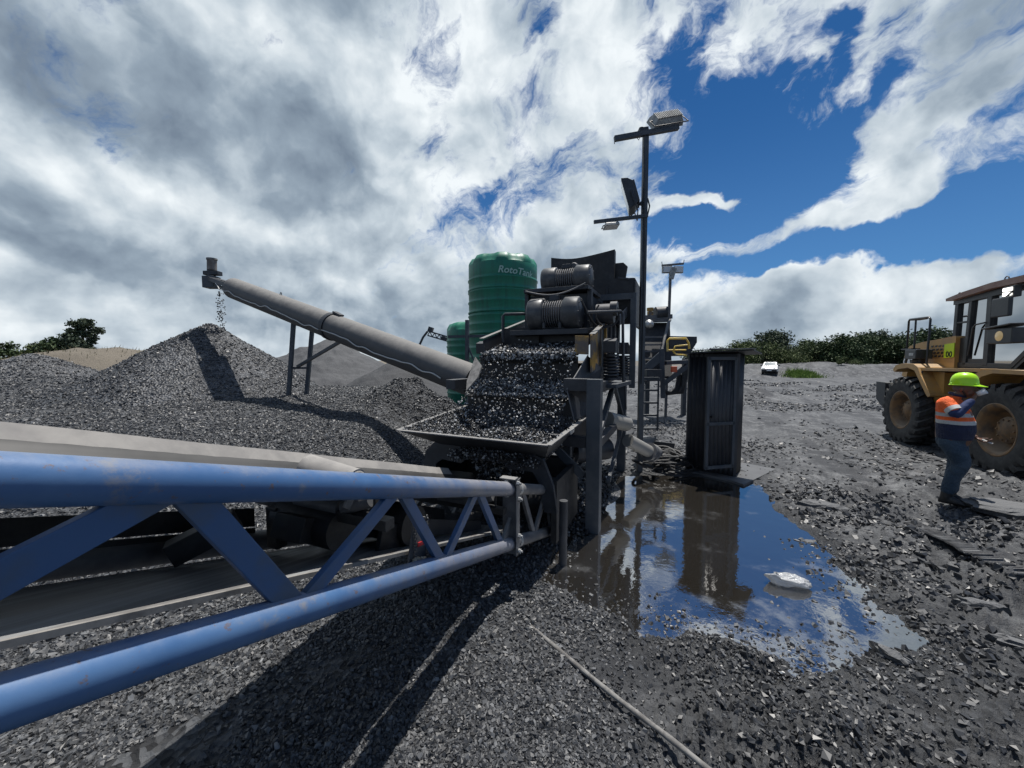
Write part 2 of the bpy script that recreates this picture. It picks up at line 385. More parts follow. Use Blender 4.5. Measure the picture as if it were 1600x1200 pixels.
def ground_extra(b, co, cs):
    g = N('ShaderNodeNewGeometry'); pos = g.outputs['Position']
    at = lambda n: (lambda a: a.outputs['Fac'])(N('ShaderNodeAttribute', attribute_name=n))
    coal, wet, soil, bed = at('coal'), at('wet'), at('soil'), at('bed')
    n1 = noise_(pos, .9, 8, .6); n2 = noise_(pos, 14, 8, .7); n3 = noise_(pos, 60, 4, .7)
    silt = mixc(maprange(n1.outputs[0], .35, .68, 0, 1), (.070, .073, .078), (.150, .154, .158))
    silt = mixc(maprange(n2.outputs[0], .40, .58, 0, .85), silt, (.048, .050, .055))
    mt_ = N('ShaderNodeMapping', vector_type='TEXTURE'); L(pos, mt_.inputs[0]); mt_.inputs['Rotation'].default_value = (0, 0, R(-30)); mt_.inputs['Scale'].default_value = (.9, 7.0, 1)
    trk = noise_(mt_.outputs[0], 1.1, 7, .6); silt = mixc(maprange(trk.outputs[0], .47, .57, 0, .85), silt, (.036, .038, .043))
    n9 = noise_(pos, 2.6, 9, .72); silt = mixc(maprange(n9.outputs[0], .5, .66, 0, .7), silt, (.19, .193, .198)); silt = mixc(maprange(n9.outputs[0], .46, .36, 0, .6), silt, (.034, .036, .041))
    vor = N('ShaderNodeTexVoronoi'); L(pos, vor.inputs['Vector']); vor.inputs['Scale'].default_value = 26
    sp = N('ShaderNodeSeparateXYZ'); L(vor.outputs['Color'], sp.inputs[0])
    cc = mixc(maprange(sp.outputs['X'], .1, 1, 0, 1, False), (.016, .0165, .018), (.105, .11, .118))
    c = mixc(coal, silt, cc)
    c = mixc(maprange(soil, 0, 1, 0, 1), c, mixc(maprange(n2.outputs[0], .35, .65, 0, 1), (.10, .085, .066), (.17, .145, .11)))
    c = mixc(math_('MULTIPLY', wet, .72), c, (.022, .0225, .023)); c = mixc(bed, c, (.020, .0175, .0145)); L(c, b.inputs['Base Color'])
    rr = math_('SUBTRACT', .78, math_('MULTIPLY', wet, .46)); L(rr, b.inputs['Roughness'])
    h = math_('ADD', math_('MULTIPLY', n2.outputs[0], .6), math_('MULTIPLY', n3.outputs[0], .18))
    n10 = noise_(pos, 6, 8, .7); h = math_('ADD', h, math_('MULTIPLY', n10.outputs[0], 1.1))
    h = math_('ADD', h, math_('MULTIPLY', math_('MULTIPLY', vor.outputs['Distance'], coal), .8))
    bn = N('ShaderNodeBump'); L(h, bn.inputs['Height']); bn.inputs['Strength'].default_value = .9; bn.inputs['Distance'].default_value = .055; L(bn.outputs[0], b.inputs['Normal'])
M_ground = mat('ground_silt_and_coal', (.1,.1,.1), .8, spec=.4, extra=ground_extra)
ground = npmesh('ground', gv, gf, M_ground)
tag(ground, 'dark grey coal silt and gravel yard', kind='structure')
x, y = gv[:, 0], gv[:, 1]; pd = polyd(PUDW, x, y)
coalm = np.clip(sm((-x+.3)/1.0)*sm((22-y)/6)+sm((1.0-x)/1.2)*sm((4.2-y)/1.0), 0, 1)*sm(.6+1.4*vn(x*1.1, y*1.1, 7))
coalm = np.maximum(coalm, .5*sm((x-.3)/1)*sm((3.0-y)/1.0))
wetm = np.clip(np.exp(-(np.maximum(-pd, 0)/.30)**1.2)+.45*sm((x*.9+2.2-y)/.8)*sm((4.5-y)/1)*vn(x*2, y*2, 9), 0, 1)
wetm = np.maximum(wetm, .55*sm(1.5*fbm(x*.7, y*1.0, 4, 14)+.15)*sm((x-.5)/1)*sm((16-y)/6))
soilm = np.maximum(sm((-x-12)/5)*sm((y-19)/3), sm((np.hypot(x, y)-90)/40)*.6)
attr(ground, 'coal', coalm); attr(ground, 'wet', wetm); attr(ground, 'soil', soilm); attr(ground, 'bed', sm((pd+.03)/.12))
del gf, AA, RR

# standing water
def water_extra(b, co, cs):
    b.inputs['IOR'].default_value = 2.9
    nz = noise_(co, 3.2, 5, .55); n4 = noise_(co, 18, 3, .5); rip = N('ShaderNodeMapRange')
    n8 = noise_(co, 1.6, 7, .65); L(maprange(n8.outputs[0], .52, .66, .012, .18), b.inputs['Roughness']); L(mixc(maprange(n8.outputs[0], .54, .70, 0, 1), (.022, .0195, .016), (.075, .075, .075)), b.inputs['Base Color'])
    bn = N('ShaderNodeBump'); L(math_('ADD', nz.outputs[0], math_('MULTIPLY', n4.outputs[0], .05)), bn.inputs['Height']); bn.inputs['Strength'].default_value = .10; bn.inputs['Distance'].default_value = .03
    L(bn.outputs[0], b.inputs['Normal'])
M_water = mat('muddy_water', (.024, .021, .017), .015, spec=1.0, extra=water_extra)
wc = np.array(PUDW).mean(0)
mb = MB(); mb.add([(wc[0]+(p[0]-wc[0])*1.22, wc[1]+(p[1]-wc[1])*1.15, 0) for p in PUDW], [list(range(len(PUDW)))])
water = fixn(mb.build('water', M_water)); tag(water, 'shallow muddy puddle mirroring the sky', kind='structure')
if water.data.polygons[0].normal.z < 0: water.data.flip_normals()

# ------------------------------------------------------------ stockpiles
def pile_extra(lo, hi, scale, bd):
    def f(b, co, cs):
        vor = N('ShaderNodeTexVoronoi'); L(co, vor.inputs['Vector']); vor.inputs['Scale'].default_value = scale
        sp = N('ShaderNodeSeparateXYZ'); L(vor.outputs['Color'], sp.inputs[0])
        nn = noise_(co, .7, 5, .6)
        c = mixc(maprange(sp.outputs['X'], .0, 1, 0, 1, False), lo, hi); c = mixc(maprange(nn.outputs[0], .35, .7, 0, .45), c, lo); L(c, b.inputs['Base Color'])
        bn = N('ShaderNodeBump'); L(vor.outputs['Distance'], bn.inputs['Height']); bn.inputs['Strength'].default_value = .8; bn.inputs['Distance'].default_value = bd; L(bn.outputs[0], b.inputs['Normal'])
    return f
M_pile = mat('screened_coal', (.03,.03,.03), .5, extra=pile_extra((.014,.0145,.016), (.12,.125,.135), 24, .04))
M_fine = mat('fine_coal', (.05,.05,.05), .8, extra=pile_extra((.050,.052,.056), (.085,.087,.092), 30, .02))
M_fined = mat('darker_fine_coal', (.05,.05,.05), .8, extra=pile_extra((.030,.031,.034), (.058,.060,.064), 30, .02))
PILES = []
def conez(px, py, pz, slope, ell, ea, seed, amp, x, y):
    c, s = math.cos(ea), math.sin(ea); dx, dy = x-px, y-py
    u = dx*c+dy*s; v = -dx*s+dy*c
    if ell > 1: u = np.where(u < 0, u/ell, u)
    r = np.sqrt(u*u+v*v+.012)
    return pz-slope*(r-.10)+amp*fbm(x*1.1, y*1.1, 4, seed)*np.clip(r/1.5, .15, 1)
def pile(name, label, px, py, pz, slope, m, ell=1, ea=0, seed=1, amp=.1, group=None):
    fn = lambda x, y: conez(px, py, pz, slope, ell, ea, seed, amp, x, y)
    Rm = (pz+.5)/slope*ell; n1, n2 = 150, 260
    rr = Rm*np.linspace(0, 1, n1)**.85; th = np.linspace(0, 2*math.pi, n2, endpoint=False)
    T, Q = np.meshgrid(th, rr); X = px+Q*np.cos(T); Y = py+Q*np.sin(T); Z = fn(X, Y)
    Z = np.maximum(Z, Hg(X, Y)-.25)
    v = np.stack([X-px, Y-py, Z], -1).reshape(-1, 3); i, j = np.meshgrid(np.arange(n1-1), np.arange(n2), indexing='ij')
    f = np.stack([i*n2+j, (i+1)*n2+j, (i+1)*n2+(j+1) % n2, i*n2+(j+1) % n2], -1).reshape(-1, 4)
    o = npmesh(name, v, f, m); o.location = (px, py, 0); tag(o, label, 'coal pile', group); PILES.append(fn); return o
pk = P(330, 506, 10.0)
pile_main = pile('coal_stockpile', 'tall conical heap of screened coal under the tube conveyor head', pk.x, pk.y, pk.z, .72, M_pile, 1.35, 0, 3, .09)
pb = P(520, 528, 27); pile('coal_stockpile', 'broad light grey heap of fine coal behind the conveyor legs', pb.x, pb.y, pb.z, .58, M_fine, 1.5, 0, 5, .25)
pc = P(618, 562, 22); pile('coal_stockpile', 'low dark heap of fine coal between the tube conveyor and green tanks', pc.x, pc.y, pc.z, .55, M_fined, 1.0, 0, 9, .15)
pdn = P(52, 552, 14.5); pile('coal_stockpile', 'small rounded coal mound at the left in front of the bushes', pdn.x, pdn.y, pdn.z, .42, M_pile, 1.0, 0, 12, .12)
MAINFN = PILES[0]; LEFTFN = PILES[3]
def Htop(x, y):
    return np.maximum(np.maximum(Hg(x, y), MAINFN(x, y)), LEFTFN(x, y))

# ------------------------------------------------------------ loose coal: many thousand real chips
def chip_extra(b, co, cs):
    a = N('ShaderNodeAttribute', attribute_name='tone')
    cr = N('ShaderNodeValToRGB'); L(a.outputs['Fac'], cr.inputs[0]); e = cr.color_ramp.elements
    e[0].position = 0; e[0].color = (.010, .0105, .012, 1); e[1].position = 1; e[1].color = (.40, .41, .42, 1)  # palest tones paint white glints onto a few chips
    q = e.new(.50); q.color = (.046, .048, .052, 1); q = e.new(.80); q.color = (.125, .13, .137, 1)
    L(cr.outputs[0], b.inputs['Base Color'])
    L(maprange(a.outputs['Fac'], 0, 1, .42, .75, False), b.inputs['Roughness'])
M_chip = mat('coal_chip', (.04,.04,.04), .4, spec=.6, extra=chip_extra)
BASEV = np.array([(-1,-.8,-1),(.9,-1,-1),(1,.7,-1),(-.7,1,-1),(-.75,-.7,1),(.6,-.75,1),(.8,.5,1),(-.5,.8,1)], float)*.5
BASEF = np.array([(0,3,2,1),(4,5,6,7),(0,1,5,4),(1,2,6,5),(2,3,7,6),(3,0,4,7)])
def chips(name, pos, size, nrm=None, flat=(.25, .6), tilt=.35, tone=None, m=None, jit=.22, parent=None, dk=1.0):
    n = len(pos); v = BASEV[None]+RNG.uniform(-jit, jit, (n, 8, 3))
    sc = np.stack([size*RNG.uniform(.7, 1.3, n), size*RNG.uniform(.5, 1.0, n), size*RNG.uniform(flat[0], flat[1], n)], -1)
    v = v*sc[:, None]
    # frame: normal tilted at random, random spin
    if nrm is None: nrm = np.tile([0,0,1.], (n, 1))
    w = nrm+RNG.normal(0, tilt, (n, 3)); w /= np.linalg.norm(w, axis=1)[:, None]
    t = RNG.normal(0, 1, (n, 3)); u = np.cross(t, w); u /= np.linalg.norm(u, axis=1)[:, None]+1e-9; q = np.cross(w, u)
    Rm = np.stack([u, q, w], -1); v = np.einsum('nij,nkj->nki', Rm, v)+pos[:, None]
    f = (BASEF[None]+(np.arange(n)*8)[:, None, None]).reshape(-1, 4)
    o = npmesh(name, v.reshape(-1, 3), f, m or M_chip, False)
    if tone is None: tone = RNG.beta(2.2, 2.6, n)*dk*.88
    attr(o, 'tone', np.repeat(tone, 8))
    if parent is not None: o.parent = parent; o.matrix_parent_inverse = Matrix.Translation(-parent.location)
    return o
def normals(fn, x, y, e=.06):
    n = np.stack([-(fn(x+e, y)-fn(x-e, y))/(2*e), -(fn(x, y+e)-fn(x, y-e))/(2*e), np.ones_like(x)], -1)
    return n/np.linalg.norm(n, axis=1)[:, None]
def scatter(name, label, n, rlo, rhi, alo, ahi, dens, szf, fn=Htop, embed=.15, **k):
    r = np.exp(RNG.uniform(math.log(rlo), math.log(rhi), n)); a = np.radians(RNG.uniform(alo, ahi, n))
    x, y = r*np.sin(a), r*np.cos(a)
    keep = RNG.uniform(0, 1, n) < dens(x, y); x, y, r = x[keep], y[keep], r[keep]
    s = szf(r)*np.exp(RNG.normal(-.05, .46, len(r))); s = np.minimum(s, szf(r)*2.1)
    z = fn(x, y); nr = normals(fn, x, y, .03)
    o = chips(name, np.stack([x, y, z+s*embed*.5], -1), s, nr, **k)
    if label: tag(o, label, kind='stuff')
    return o
notpud = lambda x, y: polyd(PUDW, x, y)
heap = lambda x, y: sm((-x+.1)/.8)*sm((y-1.2)/1.0)
clump = lambda x, y: sm(.25+1.1*vn(x*1.3, y*1.3, 77))
scatter('coal_chips', 'flat coal chips covering the heaps on the left', 300000, 2.6, 27, -58, 2,
        lambda x, y: heap(x, y)*clump(x, y)*(~((x > -1.6) & (y > 9.5)))*(~((y > 13) & (x > -9)))*(notpud(x, y) < -.1)*(Hg(x, y)-.95*g2(x, y, -1.75, 8, 1.1, .8) > -.5),
        lambda r: .011+.0017*r, tilt=.5)
scatter('gravel', 'fine crushed coal gravel in the foreground', 130000, 1.2, 4.6, -60, 30,
        lambda x, y: np.clip(sm((1.15-x)/.9)*sm((4.8-y)/.8), 0, 1)*sm(-.12+1.5*vn(x*1.7, y*1.7, 78))*(notpud(x, y) < -.02),
        lambda r: .0045+.0048*r, tilt=.55, flat=(.3, .75))
scatter('gravel', 'small wet coal grit along the near edge of the puddle', 26000, 1.4, 5.2, -2, 52,
        lambda x, y: np.exp(-(np.abs(notpud(x, y)+.12)/.28)**2)*(y < 4.9)*sm(.05+1.4*vn(x*2.3, y*2.3, 79)),
        lambda r: .007+.0034*r, tilt=.6, flat=(.3, .8), fn=lambda x, y: np.maximum(Hg(x, y), -.004))
scatter('shale_flakes', 'flat flakes of shale littering the mud on the right', 30000, 1.7, 22, 8, 56,
        lambda x, y: (notpud(x, y) < -.12)*sm(-.45+1.7*vn(x*.9+3, y*.9, 80))*sm((x-.8)/.7)*sm((x*.25+5.8-y)/2.0+.7+.9*np.exp(-((x-4.2-(y-9)*.45)/1.1)**2)*(y > 5.5)),
        lambda r: .006+.0048*r, tilt=.22, flat=(.10, .3), dk=.66)
scatter('rubble', 'loose rubble and clods strewn over the yard further off', 26000, 6, 45, 10, 54,
        lambda x, y: sm(-.75+2.1*vn(x*.45+9, y*.45, 84))*sm((x-1.5)/2), lambda r: .012+.0024*r, tilt=.5, flat=(.3, .7), dk=.7)
scatter('rubble', 'dark wet clods of mud and coal churned up on the near right', 15000, 1.5, 7, 12, 56,
        lambda x, y: (notpud(x, y) < -.08)*sm(-.35+1.9*vn(x*1.6+19, y*2.2, 88))*sm((x-.7)/.6)*sm((6.5-y)/2), lambda r: .006+.0050*r, tilt=.6, flat=(.5, .95), dk=.55)
# bigger slabs, broken off the crust, each lying in the mud
M_rock = mat('shale_rock', (.075,.076,.078), .7, noise=(9, (.035,.036,.038), .35, .65), dust=((.13,.132,.135), .3, .95), bump=(22, .9, .03))
def rock(name, label, c, ex, ey, ez, rz, seed, tilt=(0, 0), group=None, cat='rock', m=None):
    rg = np.random.default_rng(seed); n = 15; ang_ = np.sort((np.arange(n)+rg.uniform(-.35, .35, n))*2*math.pi/n); rr = rg.uniform(.72, 1.08, n)
    vs = []; lev = ((-1, 1.0), (-.1, 1.04), (.45, .93), (.62, .80), (.9, .62))
    for h, k in lev:
        off = rg.uniform(-.10, .10, 2)*(h > 0); kk = rg.uniform(-.07, .07, n)
        for j in range(n): vs.append((ex*(rr[j]*(k+kk[j])*math.cos(ang_[j])+off[0]), ey*(rr[j]*(k+kk[j])*math.sin(ang_[j])+off[1]), ez*(h+rg.uniform(-.16, .16))))
    mb = MB(); mb.add(vs, [(i*n+j, i*n+(j+1) % n, (i+1)*n+(j+1) % n, (i+1)*n+j) for i in range(4) for j in range(n)]+[tuple(range(4*n, 5*n))])
    o = mb.build(name, m or M_rock); o.location = (c[0], c[1], float(Hg(np.array([c[0]]), np.array([c[1]]))[0])+ez*.1)
    o.rotation_euler = (tilt[0], tilt[1], rz); tag(o, label, cat, group); return o
for i, (px, py, ex, ey, ez, rz, lab, t) in enumerate([
    (1578, 803, .42, .25, .06, -.45, 'large flat grey slab lying beside the worker\'s boots', (.05, .04)),
    (1283, 798, .30, .09, .05, -.5, 'long dark slab at the far edge of the puddle', (.12, 0)),
    (1530, 958, .17, .06, .05, -.3, 'undercut slab of crust right of the puddle tip', (.1, .05)),
    (1392, 1028, .11, .05, .05, -1.1, 'upturned dark wedge of shale at the puddle tip', (.5, .2)),
    (1588, 1012, .14, .06, .05, -.5, 'dark slab of crust at the right edge, nearer than the undercut one', (.1, .1)),
    (1438, 832, .09, .05, .04, .2, 'small dark lump at the end of the ribbed rubber strip', (0, 0)),
    (418, 1050, .035, .03, .03, .3, 'dark lump of coal beside the lower blue pipe shadow', (0, .2)),
    (1265, 843, .10, .05, .03, .2, 'low wet lump on the puddle shore', (0, 0))]):
    c = PZ(px, py, .02); rock('rock', lab, c, ex, ey, ez, rz, 100+i, t)

# ------------------------------------------------------------ metals
DUST = ((.21, .205, .195), .35, 1.15)
def blue_extra(b, co, cs):
    n1 = noise_(co, 6, 8, .7); n2 = noise_(co, 26, 6, .7); n3 = noise_(co, 2.0, 5, .6)
    c = mixc(maprange(n3.outputs[0], .4, .65, 0, 1), (.040, .105, .24), (.070, .150, .30))
    g = N('ShaderNodeNewGeometry'); sp = N('ShaderNodeSeparateXYZ'); L(g.outputs['Position'], sp.inputs[0])
    fy = math_('ADD', sp.outputs['Y'], math_('MULTIPLY', math_('SUBTRACT', n1.outputs[0], .5), 2.2))
    c = mixc(maprange(fy, 1.3, 2.9, 0, .9), c, (.19, .19, .21))             # silt splashed on the tail end
    sz = N('ShaderNodeSeparateXYZ'); L(g.outputs['Normal'], sz.inputs[0])
    c = mixc(maprange(math_('ADD', sz.outputs['Z'], math_('MULTIPLY', math_('SUBTRACT', n1.outputs[0], .5), 1.6)), .55, 1.35, 0, .55), c, (.27, .26, .25))
    c = mixc(maprange(n1.outputs[0], .60, .70, 0, .5), c, (.20, .19, .18))
    c = mixc(maprange(n2.outputs[0], .60, .68, 0, .75), c, (.13, .080, .055)); L(c, b.inputs['Base Color'])
    L(maprange(n1.outputs[0], .3, .7, .34, .6), b.inputs['Roughness'])
    bn = N('ShaderNodeBump'); L(n2.outputs[0], bn.inputs['Height']); bn.inputs['Strength'].default_value = .12; bn.inputs['Distance'].default_value = .004; L(bn.outputs[0], b.inputs['Normal'])
M_blue = mat('blue_paint', (.04,.12,.4), .45, extra=blue_extra)
M_bluef = mat('blue_paint_brace', (.03, .085, .20), .55, noise=(5, (.05, .08, .13), .4, .7), bump=(30, .15, .004))
M_greys = mat('dusty_steel', (.07, .075, .085), .55, noise=(7, (.13, .13, .135), .4, .7), dust=DUST, bump=(30, .2, .004))
M_dark = mat('dark_steel', (.018, .021, .027), .5, noise=(5, (.036, .040, .048), .4, .7), dust=((.12, .122, .125), .6, 1.5), bump=(25, .2, .005))
M_post = mat('painted_post', (.035, .045, .058), .5, noise=(6, (.06, .068, .078), .4, .7), dust=((.15, .15, .15), .7, 1.4), bump=(25, .15, .004))
M_black = mat('black_rubber', (.012, .0125, .014), .6, noise=(8, (.03, .03, .031), .4, .7), bump=(30, .3, .006))
M_belt = mat('worn_belt', (.035, .034, .033), .5, noise=(3, (.055, .053, .051), .35, .65))
def streak_extra(b, co, cs):
    mp = N('ShaderNodeMapping'); L(co, mp.inputs[0]); mp.inputs['Rotation'].default_value = (0, 0, math.atan2(AX[0], AX[1])); mp.inputs['Scale'].default_value = (14, .5, 1)
    nn = noise_(mp.outputs[0], 1, 5, .6)
    L(mixc(maprange(nn.outputs[0], .35, .68, 0, 1), (.15, .142, .135), (.34, .35, .355)), b.inputs['Base Color']); L(maprange(nn.outputs[0], .3, .7, .5, .3), b.inputs['Roughness'])
M_rbelt = mat('polished_belt', (.03,.03,.03), .4, extra=streak_extra)
M_beige = mat('dust_caked_rubber', (.30, .285, .265), .9, noise=(6, (.22, .21, .20), .35, .7), bump=(20, .25, .006))
M_edge = mat('belt_edge', (.25, .24, .225), .85, noise=(12, (.12, .115, .11), .4, .7))
M_tube = mat('dusty_tube', (.060, .060, .062), .6, noise=(2.2, (.075, .074, .073), .35, .7), dust=((.20, .193, .183), .10, 1.1), bump=(60, .15, .003))
M_rust = mat('rusty_yellow_steel', (.12, .10, .085), .7, noise=(4, (.34, .20, .045), .46, .6), bump=(20, .4, .006))
M_galv = mat('galvanised', (.42, .43, .43), .45, metal=.6, noise=(20, (.25, .25, .25), .4, .7))
M_white = mat('white_pipe', (.22, .215, .20), .5, noise=(4, (.25, .245, .235), .4, .7))
M_wire = mat('pale_cable', (.5, .49, .46), .6)
M_conc = mat('wet_concrete', (.095, .097, .099), .55, noise=(3, (.08, .08, .082), .35, .65), bump=(20, .4, .01))
M_red = mat('red_tag', (.45, .02, .03), .5)

# ------------------------------------------------------------ blue truss conveyor
def T(s, v, w):
    """conveyor frame: s along (tail->head, horizontal metres), v across to the far side, w above the near top chord"""
    return Vector((.4-.396*s-.918*v, 4.0-.918*s+.396*v, .58+.32*s+w))
def Tn(px):
    r = (px-800)/600; return (.4-4*r)/(.396-.918*r)
cv = thing('belt_conveyor', 'blue lattice belt conveyor rising past the camera from under the hopper', 'conveyor', T(0, .45, -.58))
PR = .055
SJ = Tn(797)
for v in (0, .92):
    for w in (0 if v == 0 else -.05, -.45 if v == 0 else -.43):
        near = v == 0
        m1 = M_blue if near else M_greys
        MB().pipe(T(SJ if near else -.1, v, w), T(7.5, v, w), PR, n=28).build('truss_tube', m1, cv)
        if near: MB().pipe(T(-.18, v, w), T(SJ, v, w), PR*.9, n=24).build('truss_tube', M_greys, cv)
        if near:
            MB().pipe(T(SJ-.17, v, w), T(SJ-.12, v, w), PR*.96, n=24).build('clean_band', M_galv, cv)
nodes = [(-.05, -1), (.107, 0), (.487, -1), (.804, 0), (1.22, -1), (1.598, 0), (2.02, -1), (2.383, 0), (2.935, -1), (3.26, 0), (3.95, -1), (4.45, 0), (5.1, -1), (5.7, 0), (6.4, -1)]
for v in (0, .92):
    for (s0, k0), (s1, k1) in zip(nodes, nodes[1:]):
        top_, bot = (0, -.45) if v == 0 else (-.05, -.45)
        if v and s1 > 2.5: continue
        p0, p1 = T(s0, v, bot if k0 else top_), T(s1, v, bot if k1 else top_); d = (p1-p0).normalized()
        p0 = p0+d*.035; p1 = p1-d*.035
        far = s0 > 1.1
        MB().beam(p0, p1, .03, .078 if s0 > 2.9 else .058, up=d.cross(Vector((BX[0], BX[1], 0)))).build('truss_brace', (M_bluef if far and v == 0 else M_greys), cv, bevel=.003)
# joint plate with its flange and bolts
jp = MB(); hw = .085
pl = [T(SJ+.10, .055, .075), T(SJ-.02, .055, .075), T(SJ-.02, -.005, .075)]
jpl = MB().beam(T(SJ, 0.0, .085), T(SJ, 0.0, -.535), .13, .014, up=(AX[0], AX[1], .3)).beam(T(SJ, -.066, .085), T(SJ, -.066, -.535), .010, .075, up=(AX[0], AX[1], .3)).beam(T(SJ+.03, -.07, .088), T(SJ+.03, .066, .088), .075, .012).build('joint_plate', M_greys, cv, bevel=.004)
for (ds, vv, w) in [(.03, -.073, .055), (.0, -.073, -.075), (.0, -.073, -.375), (.0, -.073, -.50)]:
    c = T(SJ+ds, vv, w); MB().pipe(c, c+Vector((.918, -.396, 0))*.022, .019, n=6, smooth=False).pipe(c+Vector((.918, -.396, 0))*.02, c+Vector((.918, -.396, 0))*.036, .010, n=8).build('bolt', M_galv, jpl)
for (ds, w) in [(.085, .052), (.085, -.052)]:
    c = T(SJ+ds*.5, .0, w); MB().pipe(c+Vector((-AX[0]*0, 0, 0)), T(SJ+ds, .0, w), .017, n=6, smooth=False).build('bolt', M_galv, jpl)
# carrying belt: troughed, the far wing shows above the near chord
def strip(prof, s0, s1, n, m, name, parent, th=.012):
    mb = MB(); vs = []
    for i in range(n+1):
        s = s0+(s1-s0)*i/n
        for (v, w) in prof: vs.append(T(s, v, w+.0012*math.sin(s*7+v*5)))
    k = len(prof); mb.add(vs, [(i*k+j, i*k+j+1, (i+1)*k+j+1, (i+1)*k+j) for i in range(n) for j in range(k-1)], k > 3)
    o = mb.build(name, m, parent); so_ = o.modifiers.new('solid', 'SOLIDIFY'); so_.thickness = th; so_.offset = 0; return o
belt = strip([(.16, -.03), (.24, -.07), (.32, -.10), (.62, -.10), (.72, -.06), (.80, .01), (.855, .075)], .15, 7.5, 60, M_belt, 'carrying_belt', cv)
strip([(.80, .005), (.865, .092)], .62, 7.5, 60, M_beige, 'skirt_rubber', cv, .014)
MB().beam(T(.55, .79, -.008), T(7.5, .79, -.008), .012, .018).build('skirt_rail', M_edge, cv)
rb = strip([(.13, -.385), (.45, -.43), (.78, -.475)], .5, 7.5, 60, M_rbelt, 'return_belt', cv, .014)
MB().beam(T(.5, .785, -.474), T(7.5, .785, -.474), .035, .016).build('belt_edge', M_beige, rb)
MB().beam(T(.5, .125, -.382), T(7.5, .125, -.382), .010, .018).build('belt_edge', M_edge, rb)
# perforated deck plate seen through the lattice
def perf(b, co, cs): pass
pp = MB(); 
mbp = MB()
def slotrow(mb, s0, s1, vv, w0, w1, step, ln, off):
    s = s0
    mb.beam(T(s0, vv, w0), T(s1, vv, w0), .006, .014); mb.beam(T(s0, vv, w1), T(s1, vv, w1), .006, .014)
    s = s0+off
    while s < s1:
        mb.plate([T(s, vv, w0), T(min(s+step-ln, s1), vv, w0), T(min(s+step-ln, s1), vv, w1), T(s, vv, w1)], .005); s += step
slotrow(mbp, 2.5, 4.6, .90, -.335, -.322, .13, .06, 0); slotrow(mbp, 2.5, 4.6, .90, -.370, -.357, .13, .06, .065)
mbp.plate([T(2.5, .9, -.318), T(4.6, .9, -.318), T(4.6, .9, -.24), T(2.5, .9, -.24)], .005)
mbp.plate([T(2.5, .9, -.40), T(4.6, .9, -.40), T(4.6, .9, -.374), T(2.5, .9, -.374)], .005)
mbp.build('slotted_plate', M_black, cv)
# idler frames and rollers
for s in (1.15, 2.45, 3.9, 5.2):
    idl = MB().beam(T(s, .0, -.18), T(s, .92, -.18), .06, .05).beam(T(s, .08, -.18), T(s, .08, -.05), .05, .012, up=(1,0,0)).beam(T(s, .90, -.18), T(s, .90, .03), .05, .012, up=(1,0,0)).beam(T(s,.30,-.18), T(s,.30,-.15), .04, .012).beam(T(s,.62,-.18), T(s,.62,-.15), .04, .012).build('idler_frame', M_black, cv)
    for a, b in (((.10, -.075), (.28, -.14)), ((.31, -.15), (.61, -.15)), ((.64, -.14), (.86, .0))):
        MB().pipe(T(s, *a), T(s, *b), .036, n=18).build('roller', M_greys, idl)
# wing roller whose end disc stands up behind the near chord
q = Tn(598)
er = MB().pipe(T(q, .50, .03), T(q-.02, .20, -.01), .070, n=28).build('wing_roller', M_beige, cv)
MB().lathe(T(q-.02, .20, -.01), [(.0, -.004), (.058, -.004), (.062, .006), (.050, .008), (.02, .004), (.0, .012)], 24, axis=(BX[0]*-1, BX[1]*-1, -.1)).build('end_cap', M_edge, er)
MB().beam(T(q+.05, .19, -.13), T(q-.02, .19, -.01), .012, .04).beam(T(q-.10, .19, -.13), T(q-.02, .19, -.01), .012, .035).build('roller_bracket', M_edge, er)
# drive casings and gearbox hanging beneath the carrying side
dk = MB()
dk.beam(T(2.75, .62, -.24), T(2.95, .75, -.40), .09, .10); dk.beam(T(2.6, .5, -.27), T(1.5, .55, -.33), .20, .12); dk.beam(T(2.5, .72, -.2), T(2.5, .72, -.42), .08, .06)
dk.pipe(T(2.45, .3, -.26), T(2.45, .72, -.26), .10, n=20); dk.pipe(T(1.95, .25, -.27), T(1.95, .75, -.27), .12, n=24)
dk.beam(T(2.2, .3, -.33), T(1.75, .3, -.33), .03, .14); dk.beam(T(2.2, .7, -.33), T(1.75, .7, -.33), .03, .16)
dk.build('scraper_frame', M_black, cv, bevel=.004)
MB().plate([T(2.15, .80, -.12), T(.8, .80, -.30), T(.8, .80, -.42), T(2.15, .80, -.30)], .02).plate([T(2.1, .35, -.22), T(.9, .35, -.34), T(.9, .35, -.43), T(2.1, .35, -.36)], .015).build('side_guard', M_dark, cv)
bk = MB().plate([T(2.16, .09, -.18), T(2.06, .09, -.18), T(2.03, .09, -.455), T(2.22, .09, -.455)], .012).beam(T(2.25, .06, -.46), T(1.98, .06, -.46), .11, .012).build('chain_bracket', M_greys, cv, bevel=.002)
for dq in (0, .11):
    mb = MB()
    for i in range(15):
        c = T(2.17-dq, .075, -.18-.017*i); a = i % 2
        ring = [c+Vector((math.cos(t)*.009*(a), math.cos(t)*.009*(1-a), math.sin(t)*.013)) for t in np.linspace(0, 2*math.pi, 9)]
        mb.tube(ring, .0028, 5)
    mb.build('chain', M_greys, bk)
MB().beam(T(2.14, .08, -.335), T(2.08, .08, -.325), .006, .022).build('red_tag', M_red, bk)
# block footing of gravel caught on the bracket
lumps = [T(2.17+RNG.uniform(-.05, .05), .055+RNG.uniform(-.02, .02), -.44+RNG.uniform(0, .035)) for _ in range(22)]
tag(chips('gravel', np.array([tuple(p) for p in lumps]), np.full(22, .026), tone=np.full(22, .95), flat=(.6, .9), tilt=1, m=mat('pale_stone', (.40, .36, .28), .8)), 'few pale pebbles caught on the conveyor chain bracket', kind='stuff')

